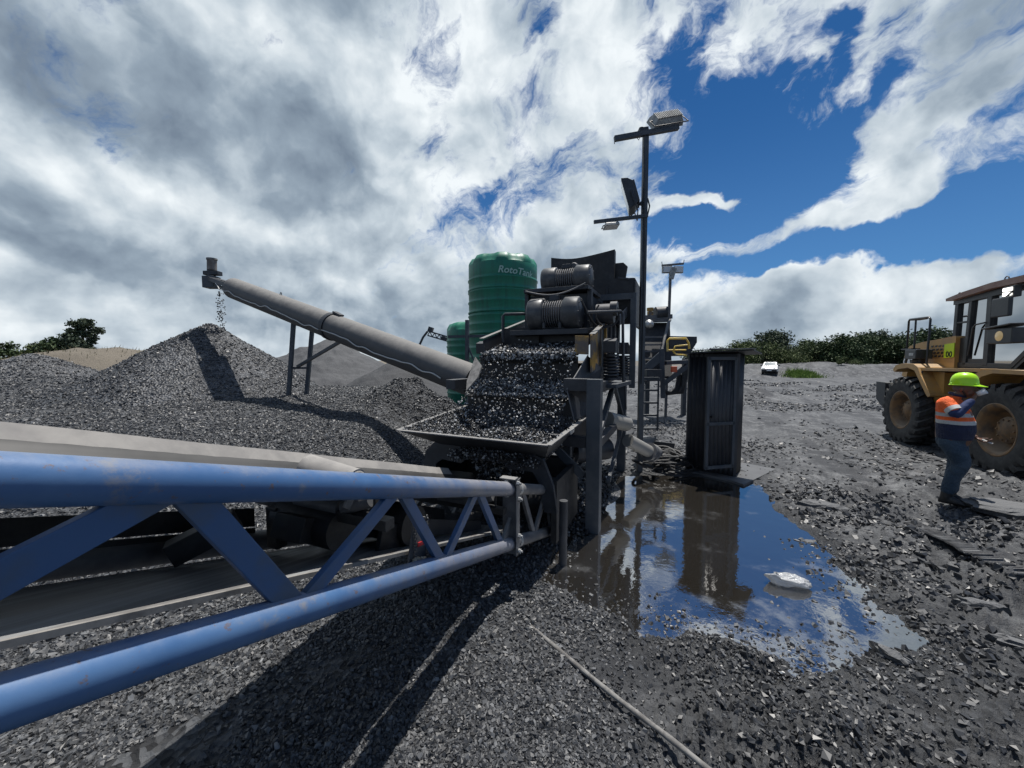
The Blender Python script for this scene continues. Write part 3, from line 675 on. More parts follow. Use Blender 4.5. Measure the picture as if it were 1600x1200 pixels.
# short marker post of pipe at the conveyor tail
c = PZ(879, 884, -.02)
pst = MB().pipe((c.x, c.y, -.05), (c.x+.005, c.y, .62), .040, n=20).build('pipe_post', M_dark); tag(pst, 'short dark pipe post standing at the puddle edge by the conveyor tail', 'post')
pg = MB().beam(T(-.22, .03, .13), T(-.22, .03, -.52), .06, .05, up=(1,0,0)).beam(T(-.2, -.02, .12), T(-.2, .12, .12), .07, .02).pipe(T(-.2, .0, .02), T(-.27, .0, .02), .075, n=16).build('tail_bracket', M_dark, cv, bevel=.004)

# ------------------------------------------------------------ screening plant
sp_ = thing('screening_plant', 'black vibrating screen on steel posts pouring wet coal over its front lip', 'screening plant', M(1.4, .9, 0))
def post(a, b, z0, z1, w, m=M_post): return MB().box((-w/2, -w/2, 0), (w/2, w/2, 1)), m
def col(a, b, z0, z1, w, name='post', m=M_post, d=None):
    d = d or w; mb = MB(); vs = []
    for z in (z0, z1):
        for sa, sb in ((-1,-1),(1,-1),(1,1),(-1,1)): vs.append(M(a+sa*d/2, b+sb*w/2, z))
    mb.add(vs, [(0,1,2,3),(7,6,5,4),(0,4,5,1),(1,5,6,2),(2,6,7,3),(3,7,4,0)])
    return fixn(mb.build(name, m, sp_, bevel=.006))
def mbox(mb, a0, a1, b0, b1, z0, z1):
    vs = [M(a, b, z) for z in (z0, z1) for a, b in ((a0,b0),(a1,b0),(a1,b1),(a0,b1))]
    mb.add(vs, [(0,1,2,3),(7,6,5,4),(0,4,5,1),(1,5,6,2),(2,6,7,3),(3,7,4,0)]); return mb
col(0, 0, -.1, 1.74, .155); col(2.5, .02, -.1, 1.65, .14); col(.62, .47, -.1, 1.05, .10); col(1.0, 1.95, -.1, 1.6, .14); col(2.5, 1.95, -.1, 1.65, .14)
col(1.5, .3, -.1, 1.1, .09); col(1.5, 1.2, -.1, 1.1, .09)
bm = MB()
mbox(bm, .08, 3.2, -.02, .12, 1.56, 1.69); mbox(bm, .08, 3.2, 1.88, 2.02, 1.56, 1.69)
mbox(bm, -.02, .14, .08, .36, 1.60, 1.74); mbox(bm, -.06, .06, .08, .75, .96, 1.08); mbox(bm, 2.45, 2.55, .08, 1.9, .9, 1.0); mbox(bm, .08, 2.45, -.04, .04, .92, 1.02)
fixn(bm.build('frame_beam', M_dark, sp_, bevel=.005))
br = MB(); br.beam(M(.1, 0, .98), M(1.3, 0, 1.56), .06, .07); br.beam(M(2.45, 0, .98), M(1.5, 0, 1.56), .05, .06); br.beam(M(0, .12, .62), M(0, .5, .96), .05, .09); br.beam(M(2.5, .1, 1.0), M(1.0, .5, .3), .05, .05)
br.beam(M(.9, -.02, .3), M(2.4, -.02, .92), .05, .05)
br.build('frame_brace', M_post, sp_)
# deck, side plates, discharge lip
def dz(a): return 2.03+.235*(a-.5)
mb = MB(); mb.plate([M(.5, .32, dz(.5)), M(.5, 1.62, dz(.5)), M(3.0, 1.62, dz(3.0)), M(3.0, .32, dz(3.0))], .04); mb.build('screen_deck', M_black, sp_)
mb = MB()
mb.plate([M(.50, .15, 1.80), M(.47, .15, 2.25), M(3.0, .15, 2.93), M(3.0, .15, 2.2), M(.85, .15, 1.72)], .02)
mb.build('side_plate', M_dark, sp_)
MB().plate([M(.50, 1.65, 1.80), M(.47, 1.65, 2.23), M(3.0, 1.65, 2.85), M(3.0, 1.65, 2.2), M(.85, 1.65, 1.72)], .02).build('side_plate', M_dark, sp_)
# rust-streaked front box of the near side plate
mb = MB(); mb.plate([M(.44, .17, 2.02), M(.44, .34, 2.03), M(.44, .34, 2.26), M(.44, .17, 2.25)], .03); mb.plate([M(.44, .135, 1.80), M(.42, .135, 2.26), M(.95, .135, 2.38), M(.95, .135, 1.90)], .025)
mb.build('wear_plate', M_rust, sp_, bevel=.003)
for a in (.95, 1.35, 1.75, 2.15, 2.6):
    MB().beam(M(a, .12, 1.78+.1*(a-.5)), M(a, .12, dz(a)+.28), .05, .03, up=(BX[0], BX[1], 0)).build('stiffener', M_rust if a < 1.5 else M_dark, sp_)
MB().beam(M(.45, .13, 2.27), M(3.0, .13, 2.95), .07, .012).build('top_flange', M_greys, sp_)
MB().beam(M(.45, 1.67, 2.25), M(3.0, 1.67, 2.87), .07, .012).build('top_flange', M_greys, sp_)
MB().beam(M(1.75, -.02, 2.56), M(2.85, -.08, 2.92), .02, .15).build('kick_plate', M_greys, sp_, bevel=.003)
# coil springs on brackets
def spring(a, b, z0, z1, r):
    mb = MB(); c0 = M(a, b, 0); t = np.linspace(0, 2*math.pi*6.5, 110)
    mb.tube([(c0.x+r*math.cos(q), c0.y+r*math.sin(q), z0+(z1-z0)*i/109) for i, q in enumerate(t)], .0165, 7)
    s = mb.build('coil_spring', M_dark, sp_)
    MB().pipe((c0.x, c0.y, z1), (c0.x, c0.y, z1+.03), r*1.15, n=20).pipe((c0.x, c0.y, z0-.03), (c0.x, c0.y, z0), r*1.15, n=20).build('spring_seat', M_dark, s)
for a, b in ((.93, -.03), (2.2, -.03), (.93, 1.85), (2.2, 1.85)):
    spring(a, b, 1.72, 2.0, .088)
    s_ = 1 if b > 1 else -1
    MB().plate([M(a-.16, b, 2.05), M(a+.16, b, 2.05), M(a+.12, b+.0, 2.19), M(a-.05, b, 2.24), M(a-.17, b, 2.20)], .16).build('spring_bracket', M_dark, sp_, bevel=.004)
# discharge chute: backplate, ledge, wings
mb = MB(); mb.plate([M(.52, .32, 2.0), M(.52, 1.72, 2.0), M(.52, 1.72, 1.55), M(.52, .32, 1.55)], .02); mb.plate([M(.46, .32, 2.0), M(.46, 1.62, 2.0), M(.43, 1.62, 1.93), M(.43, .32, 1.93)], .02)
mb.plate([M(.52, .32, 1.68), M(.52, 1.74, 1.68), M(.16, 1.74, 1.475), M(.16, .32, 1.475)], .015); mb.plate([M(.3, .3, 1.52), M(.3, 1.8, 1.52), M(.3, 1.8, 1.1), M(.3, .3, 1.1)], .02)
mb.build('discharge_chute', M_black, sp_)
A_ = P(919, 557, 4.85); B_ = P(886, 611, 4.40); C_ = P(897, 657, 4.36); D_ = P(930, 640, 4.9); E_ = P(940, 575, 5.05)
MB().plate([A_, B_, C_, D_, E_], .012).build('chute_wing', M_dark, sp_)
eg = MB(); eg.beam(A_, B_, .05, .012, up=(1,0,.3)); eg.beam(B_, C_, .03, .012, up=(1,0,.3)); eg.build('wing_flange', M_greys, sp_)
wl = [P(743, 558, 5.15), P(753, 572, 5.0), P(747, 590, 4.9), P(729, 611, 4.85), P(730, 596, 4.95)]
MB().plate(wl, .02).build('chute_wing', M_edge, sp_)
# receiving hopper tray under the lip
z1 = 1.22
F0, F1, B0, B1 = M(-1.13, 1.83, z1), M(-1.16, .17, z1-.01), M(.28, .17, z1+.03), M(.30, 1.83, z1+.10)
f0, f1, b0, b1 = M(-.45, 1.25, .86), M(-.45, .45, .86), M(.1, .45, .90), M(.1, 1.25, .90)
tr = thing('hopper', 'wide flared steel tray catching the coal below the screen lip', 'hopper', M(-.4, 1.0, .86))
hp = []
for q, nm in (([F0, F1, f1, f0], 0), ([F1, B0, b0, f1], 1), ([B0, B1, b1, b0], 2), ([B1, F0, f0, b1], 3)):
    hp.append(MB().plate(q, .012).build('hopper_wall', M_dark, tr))
for p, q in ((F0, F1), (F1, B0), (B1, F0)):
    MB().beam(p, q, .055, .012).build('rim_flange', M_greys, tr, bevel=.002)
MB().beam(M(-.55, .135, z1+.0), M(-.40, .135, z1+.0), .012, .04).build('lug', M_galv, tr)
# arch frame of the conveyor tail below the tray
ab = M(-.78, 0, 0)
def AR(b, z, t=0): return M(-.78+t, b, z)
arch = [(1.80, .55), (1.74, .93), (1.60, 1.06), (.55, 1.06), (.35, .98), (.24, .72), (.20, .45), (.33, .45), (.38, .72), (.45, .84), (.72, .84), (.78, .90), (1.20, .90), (1.28, .84), (1.52, .86), (1.60, .80), (1.63, .55)]
mb = MB(); mb.prism(arch, lambda u, v, t: AR(u, v, t), 0, .05); fixn(mb.build('tail_frame', M_dark, cv, bevel=.006))
mb = MB(); mbox(mb, -.72, .1, 1.66, 1.74, .3, .9); mbox(mb, -.72, .15, .22, .28, .12, .75); mbox(mb, .0, .12, .25, 1.7, .15, .8); fixn(mb.build('tail_box', M_black, cv))
MB().pipe(M(-.25, .35, .35), M(-.25, 1.35, .35), .17, n=28).build('tail_pulley', M_black, cv)
# vibrator motors
M_cover = mat('motor_cover', (.042, .045, .050), .42, noise=(8, (.075, .078, .08), .45, .65), dust=((.16, .16, .158), .55, 1.3), bump=(30, .2, .004))
def motor(a, b, z, r, ln, name='vibrator_motor'):
    c = M(a, b, z); ax = Vector((BX[0], BX[1], 0)); L2 = ln/2
    body = MB().pipe(c-ax*(L2*.45), c+ax*(L2*.45), r*.66, n=28)
    o = body.build(name, M_dark, sp_)
    for sg in (-1, 1):
        pr = [(0, L2*1.0), (r*.62, L2*1.0), (r*.70, L2*.965), (r*.93, L2*.965), (r, L2*.90), (r*1.01, L2*.42), (r*.9, L2*.36), (r*.7, L2*.36)]
        cap = fixn(MB().lathe(c, pr, 36, axis=ax*sg).build('end_cover', M_cover, o))
        for k in range(8):
            q = k*math.pi/4; u = Vector((0,0,1)); w_ = ax.cross(u); p = c+ax*sg*(L2*.965)+(u*math.cos(q)+w_*math.sin(q))*r*.82
            if sg < 0: MB().pipe(p, p+ax*sg*.012, .011, n=6).build('bolt', M_greys, cap)
    fn = MB()
    for k in range(9): 
        t = (k-4)/4*L2*.34; fn.lathe(c+ax*t, [(r*.6, -.007), (r*.84, -.007), (r*.84, .007), (r*.6, .007)], 32, axis=ax, smooth=False)
    fixn(fn.build('cooling_fins', M_greys, o))
    j = MB(); j.beam(c+Vector((0,0,r*.8)), c+Vector((0,0,r*1.15)), .13, .12); j.build('terminal_box', M_dark, o, bevel=.008)
    f = MB()
    for sg in (-1, 1): f.beam(c+ax*sg*(L2*.30)+Vector((0,0,-r*.6)), c+ax*sg*(L2*.30)+Vector((0,0,-r*1.15)), r*1.9, .05, up=(AX[0],AX[1],0)); f.pipe(c+ax*sg*L2*.3+Vector((-AX[0]*r*.7,-AX[1]*r*.7,-r*.95)), c+ax*sg*L2*.3+Vector((-AX[0]*r*.7,-AX[1]*r*.7,-r*.6)), .025, n=6)
    f.build('mounting_foot', M_dark, o, bevel=.004)
    return o
motor(.92, .75, 2.60, .222, .76); motor(1.42, .72, 3.17, .19, .76)
mb = MB(); mbox(mb, .98, 1.9, .30, 1.25, 2.93, 2.985); mbox(mb, 1.1, 1.2, .28, .34, 2.3, 2.95); mbox(mb, 1.1, 1.2, 1.22, 1.28, 2.3, 2.95); mbox(mb, 1.15, 2.2, .33, 1.22, 2.3, 2.9); mbox(mb, .7, 1.2, .25, 1.35, 2.30, 2.37)
mb.beam(M(1.1, .2, 2.3), M(1.1, 1.6, 2.3), .2, .2)
fixn(mb.build('motor_stand', M_dark, sp_, bevel=.004))
mb = MB(); mb.plate([M(.9, .98, 2.12), M(.9, 1.55, 2.12), M(.9, 1.55, 2.42), M(.9, .98, 2.42)], .02)
mb.build('perforated_panel', M_black, sp_)
mb = MB()
for k in range(4):
    for w in (2.33, 2.22): c = M(.885, 1.1+k*.06, w+.01*k); mb.pipe(c, c+Vector((-AX[0], -AX[1], 0))*.006, .010, n=8)
mb.build('bolt_row', M_galv, sp_)
# curved cables looping between the motors
def sag(p, q, d, n=14): p = Vector(p); q = Vector(q); return [p.lerp(q, i/n)-Vector((0,0,d*math.sin(math.pi*i/n))) for i in range(n+1)]
MB().tube(sag(M(.8, 1.15, 2.92), M(.95, .33, 3.0), .10), .012, 8).build('power_cable', M_greys, sp_)
MB().tube(sag(M(.8, .35, 2.75), M(1.3, -.02, 2.55), .25), .014, 8).tube(sag(M(1.0, .3, 2.5), M(1.2, .1, 2.6), .3), .012, 8).build('power_cable', M_black, sp_)
c = P(897, 417, 5.9); MB().pipe(c, c+Vector((.06, .20, .03)), .062, n=22).pipe(c+Vector((-.02, -.05, -.005)), c, .05, .066, n=22).lathe(c+Vector((-.02,-.05,-.005)), [(0, .0), (.03, .0), (.05, -.004)], 20, axis=(.06,.2,.03)).build('siren', M_greys, sp_)
# smaller motor behind on the right with cable coil
MB().pipe(M(1.2, .22, 2.6), M(1.2, -.02, 2.6), .14, n=24).pipe(M(1.15, .02, 2.66), M(1.15, -.07, 2.66), .10, n=24).build('drive_motor', M_dark, sp_)
MB().tube([M(1.05, .05, 2.58)+Vector((.17*math.cos(t), .05*math.cos(t), .17*math.sin(t))) for t in np.linspace(2.4, 7.2, 30)], .012, 7).build('power_cable', M_black, sp_)
# feed box and rubber curtain at the back
mb = MB(); mb.plate([M(2.35, -.15, 2.55), M(2.35, 1.30, 2.55), M(2.35, 1.30, 3.35), M(2.35, -.15, 3.30)], .04); mb.plate([M(2.35, -.15, 2.55), M(2.35, -.15, 3.30), M(3.6, -.15, 3.30), M(3.6, -.15, 2.55)], .04)
mbox(mb, 2.4, 3.6, -.1, 1.3, 3.0, 3.25); fixn(mb.build('feed_box', M_black, sp_))
mb = MB(); n = 12; vs = []
for i in range(n+1):
    t = i/n; b = 1.30-1.12*t; zt = 3.80-.07*math.sin(math.pi*t)+.03*t
    vs += [M(2.45, b, 3.30), M(2.45+.03*math.sin(t*7), b, zt), M(2.6, b, zt-.01), M(2.6, b, 3.3)]
mb.add(vs, [(i*4+j, i*4+(j+1) % 4, (i+1)*4+(j+1) % 4, (i+1)*4+j) for i in range(n) for j in range(4)]+[(0,1,2,3), (n*4+3, n*4+2, n*4+1, n*4)], False)
fixn(mb.build('rubber_curtain', M_black, sp_))
MB().plate([M(2.6, .22, 3.28), M(2.6, .02, 3.28), M(2.6, -.02, 3.55), M(2.6, .05, 3.62), M(2.6, .22, 3.62)], .05).build('curtain_bracket', M_black, sp_)
MB().beam(M(2.33, .28, 2.95), M(2.33, .28, 3.2), .05, .015, up=(1,0,0)).beam(M(2.33, .1, 3.32), M(2.33, -.1, 3.28), .03, .03).build('lifting_lug', M_dark, sp_)
# gantry frame and handrails
g = MB(); g.beam(M(2.2, .35, 2.98), M(2.2, -.17, 2.98), .09, .10); g.beam(M(2.2, -.17, 3.03), M(2.2, -.17, 1.5), .09, .09); g.beam(M(2.2, .35, 2.98), M(2.2, .38, 2.2), .07, .07); g.build('gantry', M_post, sp_, bevel=.005)
h = MB()
h.tube([P(918, 488, 4.9), P(970, 486, 5.2), P(973, 490, 5.2), P(974, 600, 5.2)], .019, 8); h.build('handrail', M_dark, sp_)
MB().tube([P(972, 489, 5.22), P(978, 640, 5.25)], .013, 8).build('handrail', M_dark, sp_)
h = MB(); h.tube([P(832, 490, 5.6), P(789, 491, 5.6), P(786, 494, 5.6), P(786, 535, 5.6)], .022, 8); h.build('handrail', M_dark, sp_)
# platform and ladder on the right-hand side
mb = MB(); mb.beam(P(945, 603, 4.9), P(970, 597, 5.5), .30, .05); mb.build('side_platform', M_post, sp_)
ld = MB(); xl, xr = P(1003, 595, 7.3), P(1029, 595, 7.3)
ld.beam((xl.x, 7.3, .62), (xl.x, 7.3, 1.62), .035, .035); ld.beam((xr.x, 7.3, .60), (xr.x, 7.3, 1.62), .035, .035)
for z in (1.60, 1.38, 1.14, .90, .64): ld.beam((xl.x, 7.3, z), (xr.x, 7.3, z), .05, .035 if z < 1.6 else .06)
ld.build('ladder', M_post, sp_, bevel=.003)
# slurry pan and piping beneath the deck
mb = MB(); hi = [M(.55, .3, 1.70), M(2.6, .3, 1.9), M(2.6, 1.6, 1.9), M(.55, 1.6, 1.70)]; lo = [M(1.0, .5, .62), M(2.0, .5, .62), M(2.0, 1.3, .62), M(1.0, 1.3, .62)]
mb.add(hi+lo, [(0,1,5,4),(1,2,6,5),(2,3,7,6),(3,0,4,7),(4,5,6,7)]); fixn(mb.build('slurry_pan', M_dark, sp_))
pm = MB().pipe(M(1.1, .55, .62), M(1.7, .15, .58), .17, n=24).build('drain_drum', M_dark, sp_)
pw = thing('slurry_pipe', 'pale flanged pipe leaning down into the mud below the screen', 'pipe', M(1.9, .1, .5))
MB().pipe(P(948, 655, 5.6), P(978, 662, 6.1), .12, n=24).build('elbow', M_white, pw)
MB().pipe(P(981, 688, 6.0), P(1015, 706, 6.3), .105, .10, n=24).build('pipe_run', M_white, pw)
MB().pipe(P(1013, 705, 6.28), P(1016, 706.5, 6.31), .15, n=24).pipe(P(1017, 707, 6.32), P(1020, 708, 6.35), .15, n=24).build('flange', M_greys, pw)
MB().pipe(P(1020, 708, 6.35), P(1029, 706, 6.42), .10, .085, n=20).build('end_cap', M_greys, pw)
st = MB(); st.beam(P(1003, 700, 6.9), P(1015, 684, 7.3), .25, .05); st.beam(P(1004, 706, 6.9), P(1016, 690, 7.3), .04, .12); so2 = st.build('steel_channel', M_post); tag(so2, 'short steel channel lying on the mud below the ladder', 'steel channel')
hs = MB()
rr_ = random.Random(4)
for k in range(26):
    c = P(1046+rr_.uniform(-22, 20), 716+rr_.uniform(-8, 8), 6.9+rr_.uniform(-.4, .3)); r0 = rr_.uniform(.12, .34); z0 = .03+rr_.uniform(0, .22)
    ph = rr_.uniform(0, 6.3); hs.tube([(c.x+r0*math.cos(t+ph)*1.2, c.y+r0*.8*math.sin(t+ph), z0+.04*math.sin(2*t+k)) for t in np.linspace(0, rr_.uniform(3.5, 6.2), 22)], rr_.choice([.014, .02, .028]), 6)
tag(hs.build('hose_coil', M_black), 'tangled heap of black hoses between the ladder and the sheet metal shed', 'hose')
mb = MB(); c0 = P(1012, 696, 7.6); mb.beam((c0.x, 7.5, .22), (c0.x+.55, 7.7, .12), .05, .30, up=(0,0,1)); tag(mb.build('steel_plate', M_dark), 'dark plate standing on edge behind the hose heap', 'steel plate')

# flowing and lying coal (no one could count it)
def region_chips(label, n, fn, size, tilt=1.0, flat=(.35, .8), tone=None):
    pts = np.array([tuple(fn()) for _ in range(n)]); s = size*np.exp(RNG.normal(0, .3, n))
    return tag(chips('wet_coal', pts, s, tone=tone, tilt=tilt, flat=flat), label, kind='stuff')
U = RNG.uniform
def tn(n, w=.10): return np.where(U(0, 1, n) < w, U(.85, 1, n), U(0, .25, n))
region_chips('thick layer of wet coal riding down the screen deck', 9000, lambda: (lambda a, b: M(a, b, dz(a)+U(.01, .06)))(.44+2.0*U()**1.3 if False else U(.42, 2.4), U(.34, 1.62)), .027, tone=tn(9000, .22))
region_chips('wet coal rolling over the front lip', 2600, lambda: M(U(.36, .5), U(.34, 1.62), U(1.97, 2.05)), .026, tone=tn(2600, .42))
def fall():
    t = U()**1.2; return M(.44-.22*math.sqrt(t)-U(0, .05), U(.34, 1.64), 2.0-.42*t+U(-.02, .02))
region_chips('curtain of coal falling from the lip to the chute ledge', 420, fall, .019, tone=tn(420, .5))
region_chips('coal lying on the sloping chute ledge', 3600, lambda: (lambda t: M(.52-.36*t, U(.36, 1.78), 1.69-.205*t+U(0, .022)))(U()), .021, tone=tn(3600, .40))
def fall2():
    t = U(); return M(.16-.25*math.sqrt(t)-U(0, .1), U(.34, 1.76), 1.48-.36*t)
region_chips('coal falling from the chute ledge into the hopper tray', 620, fall2, .018, tone=tn(620, .45))
def bil(p00, p10, p11, p01, u, v): return p00*(1-u)*(1-v)+p10*u*(1-v)+p11*u*v+p01*(1-u)*v
def onwall():
    k = RNG.choice([0, 0, 1, 2, 3, 3, 3]); q = ([F0, F1, f1, f0], [F1, B0, b0, f1], [B0, B1, b1, b0], [B1, F0, f0, b1])[k]
    v = U(.03, 1); return bil(*q, U(.02, .98), v)+Vector((0, 0, .012+U(0, .02)))
region_chips('coal grit coating the inside of the hopper tray', 8500, onwall, .016, tone=tn(8500, .2))
def heapin():
    a = U(-.95, .2); b = U(.35, 1.45); k = 1-((a+.3)/.75)**2-((b-.9)/.7)**2
    while k < 0: a = U(-.95, .2); b = U(.35, 1.45); k = 1-((a+.3)/.75)**2-((b-.9)/.7)**2
    return M(a, b, .92+.20*k+U(-.03, .05))
region_chips('heap of wet coal sliding through the hopper tray', 8000, heapin, .019, tone=tn(8000, .2))
region_chips('coal dropping through the tail frame onto the belt', 900, lambda: M(U(-.7, -.2), U(.78, 1.2), U(.5, .9)), .026, tone=tn(900, .35))
region_chips('spilled wet coal heaped between the plant\'s posts', 4500, lambda: (lambda a, b: M(a, b, max(.02, .38*math.exp(-((a-1.3)/.9)**2-((b-1.0)/.8)**2)*U(.3, 1))))(U(-.2, 3.0), U(.0, 2.0)), .035, tone=tn(4500, .05))
mb = MB(); mb.lathe(M(1.3, 1.0, -.05), [(1.3, 0), (.9, .12), (.5, .28), (.2, .38), (0, .40)], 28); spo = fixn(mb.build('coal_spill', M_pile)); tag(spo, 'mound of spilled coal under the screening plant', 'coal pile')

# ------------------------------------------------------------ tube conveyor
tc_ = thing('tube_conveyor', 'long dusty grey tube conveyor slanting up to the left on steel legs', 'conveyor', (-.75, 5.95, 0))
t0 = P(741, 596, 5.75); t1 = P(366, 451, 9.3); td = (t1-t0).normalized(); TL = (t1-t0).length
r0 = .245
def TP(k): return t0.lerp(t1, k)
tb = MB().pipe(t0, t1, r0, n=40).build('tube', M_tube, tc_)
side = td.cross(Vector((0,0,1))).normalized(); upn = side.cross(td)
kb = .475
MB().lathe(TP(kb), [(r0-.005, -.05), (r0+.022, -.05), (r0+.022, .05), (r0-.005, .05)], 40, axis=td, smooth=False).build('clamp_band', M_dark, tc_)
MB().beam(TP(kb-.03)+upn*(r0+.02), TP(kb)+upn*(r0+.04), .10, .03).build('bracket', M_dark, tc_)
kk = .73; mb = MB(); mb.tube([TP(kk)+upn*(r0+.05*abs(math.sin(a)))+td*.03*math.cos(a) for a in np.linspace(0, math.pi, 10)], .008, 6); mb.build('lifting_lug', M_dark, tc_)
# cable tied along the side facing the camera
cs_ = -side if (-side).dot(Vector((0,-1,0))) > 0 else side
pts = []
for i in range(91):
    k = .06+.94*i/90; w = .035*math.sin(i*.9)*(.4+.6*math.sin(i*.31))+.03*math.sin(i*.23); th = R(-18)+w*3
    pts.append(TP(k)+(cs_*math.cos(th)+upn*math.sin(th))*(r0+.012))
MB().tube(pts, .011, 6).build('cable', M_wire, tc_)
# head end: open trough, frame, motor
h0, h1 = t1, t1+td*1.12
mb = MB(); 
for sg in (-1, 1): mb.beam(h0+side*sg*.13+upn*.05, h1+side*sg*.11+upn*.03, .03, .10, up=upn)
mb.beam(h0+upn*.12, h1+upn*.06, .2, .03, up=upn); mb.beam(h0-upn*.17, h0+td*.4-upn*.02, .05, .04); mb.beam(h0-upn*.1+td*.02, h0+td*.5-upn*.06, .22, .05, up=upn)
mb.build('head_trough', M_dark, tc_)
mb = MB(); mb.box((h1.x-.17, h1.y-.13, h1.z-.20), (h1.x+.12, h1.y+.13, h1.z+.09)); mb.build('head_box', M_post, tc_, bevel=.01)
gm = MB().box((h1.x-.17, h1.y-.09, h1.z+.12), (h1.x+.20, h1.y+.09, h1.z+.22)).pipe((h1.x-.02, h1.y, h1.z+.05), (h1.x-.02, h1.y, h1.z+.25), .09, n=20).build('gearbox', M_dark, tc_, bevel=.01)
MB().pipe((h1.x+.0, h1.y, h1.z+.25), (h1.x+.01, h1.y, h1.z+.50), .105, n=24).build('motor', mat('brown_motor', (.13, .11, .095), .6, noise=(9, (.22, .20, .18), .4, .6)), gm)
MB().pipe((h1.x+.01, h1.y, h1.z+.50), (h1.x+.01, h1.y, h1.z+.54), .118, n=24).build('fan_cover', M_edge, gm)
MB().tube([h1+Vector((.12, -.15, -.02)), h0-upn*.02+cs_*.16+td*.45-Vector((0,0,.02)), h0-upn*.08+cs_*.26+td*.1, pts[-1]], .012, 6).build('cable', M_wire, tc_)
region = [Vector((h1.x+.16+RNG.normal(0, .05), h1.y+RNG.normal(0, .06), h1.z-.25-1.05*U()**.8)) for _ in range(110)]
tag(chips('falling_coal', np.array([tuple(p) for p in region]), np.full(110, .032), tilt=1, flat=(.4, .8), tone=np.full(110, .2)), 'bits of coal dropping from the tube conveyor head onto the tall heap', kind='stuff')
# A-frame support
lg = []
for (px0, py0, px1, py1, Y) in ((459, 500, 450, 622, 8.35), (488, 512, 478, 617, 8.75)):
    a = P(px0, py0, Y); b = P(px1, py1, Y-.05); b.z = min(b.z, float(Hg(np.array([b.x]), np.array([b.y]))[0]))-.1
    MB().beam(a, b, .075, .075, up=(1,0,0)).build('leg', M_post, tc_, bevel=.004); lg.append((a, b))
mb = MB(); mb.beam(lg[0][0]+Vector((0,0,-.08)), lg[1][0]+Vector((0,0,-.02)), .05, .05); mb.beam(P(453, 575, 8.33), P(482, 575, 8.73), .045, .045); mb.build('cross_bar', M_post, tc_)
MB().beam(P(465, 573, 8.5), P(533, 533, 7.62), .055, .055).build('diagonal_brace', M_post, tc_)
MB().beam(lg[0][0]+Vector((.05,0,0)), lg[1][0]+Vector((-.05,0,.12)), .12, .07).build('saddle', M_dark, tc_)
MB().tube([P(724, 606, 5.6), P(731, 610, 5.6), P(733, 622, 5.55), P(731, 632, 5.5)], .03, 8).build('elbow_pipe', M_greys, tc_)

# ------------------------------------------------------------ tanks
def green_extra(b, co, cs):
    mp = N('ShaderNodeMapping'); L(co, mp.inputs[0]); mp.inputs['Scale'].default_value = (3, 3, .5)
    n1 = noise_(mp.outputs[0], 2, 7, .65); n2 = noise_(co, 22, 5, .7)
    c = mixc(maprange(n1.outputs[0], .38, .7, 0, 1), (.005, .165, .100), (.009, .110, .074)); c = mixc(maprange(n2.outputs[0], .58, .75, 0, .5), c, (.012, .07, .05)); L(c, b.inputs['Base Color'])
M_green = mat('green_polyethylene', (.004,.15,.09), .48, extra=green_extra, bump=(3, .1, .05))
M_logo = mat('pale_lettering', (.30, .48, .42), .6)
def tank(name, label, c, rad_, ztop, bands, group):
    t = thing(name, label, 'water tank', (c.x, c.y, 0), absolute=False, group=group)
    pr = [(rad_, 0)]; z = .0
    bl = sorted(bands)
    for z in bl: pr += [(rad_, z-.05), (rad_+.028, z-.02), (rad_+.028, z+.02), (rad_, z+.05), (rad_-.014, z+.09), (rad_, z+.13)]
    zs = ztop-.40
    pr += [(rad_, zs), (rad_-.01, zs+.02)]
    fixn(MB().lathe((0,0,0), pr, 96).build('tank_wall', M_green, t))
    # domed top with broad flat flutes
    mb = MB(); n = 96; vs = []; rings = [(1.0, 0), (.998, .08), (.975, .16), (.90, .29), (.72, .36), (.4, .39), (.16, .40), (0.001, .40)]
    for q, (f, h) in enumerate(rings):
        for k in range(n):
            th = 2*math.pi*k/n; fl = max(0, min(1, .5+1.2*math.cos(8*th))); am = .06 if 1 <= q <= 4 else .0
            vs.append(((rad_*f-am*(1-fl)*rad_*.9)*math.cos(th), (rad_*f-am*(1-fl)*rad_*.9)*math.sin(th), zs+h+(.02*fl if q > 2 else 0)))
    mb.add(vs, [(i*n+k, i*n+(k+1) % n, (i+1)*n+(k+1) % n, (i+1)*n+k) for i in range(len(rings)-1) for k in range(n)], True)
    fixn(mb.build('dome', M_green, t))
    fixn(MB().lathe((0, 0, ztop-.02), [(.30, 0), (.30, .07), (.28, .09), (0, .10)], 32).build('lid', M_green, t))
    return t
ct = P(786, 560, 15.2); zt = P(786, 388, 13.9).z
TR = 53.5/600*14.9
tank('water_tank', 'tall green ribbed plastic tank behind the screen, with pale lettering', ct, TR, zt, [zt-x for x in (.95, 1.32, 1.40, 1.78, 2.16, 2.30, 2.62, 2.95, 3.1, 3.5, 3.85, 4.2, 4.6, 5.0)], 'green water tanks')
c2 = P(742, 560, 17.6); tank('water_tank', 'shorter green ribbed plastic tank half hidden behind the tall one', c2, 1.25, P(720, 503, 17.2).z, [.5, .9, 1.4, 1.8, 2.2, 2.55, 2.8], 'green water tanks')
aa = math.atan2(-1, -.1)
def ontank(u, v, rr=TR+.034):
    th = R(-67)+u/TR; return (ct.x+rr*math.cos(th), ct.y+rr*math.sin(th), P(820, 424, 14).z+v-u*.07)
lt = text_mesh('RotoTank', .34, M_logo, 'lettering', ontank, [o for o in S.objects if o.name == 'water_tank'][0], bold=.006, shear=.25)
lt.matrix_parent_inverse = Matrix.Translation((-ct.x, -ct.y, 0))
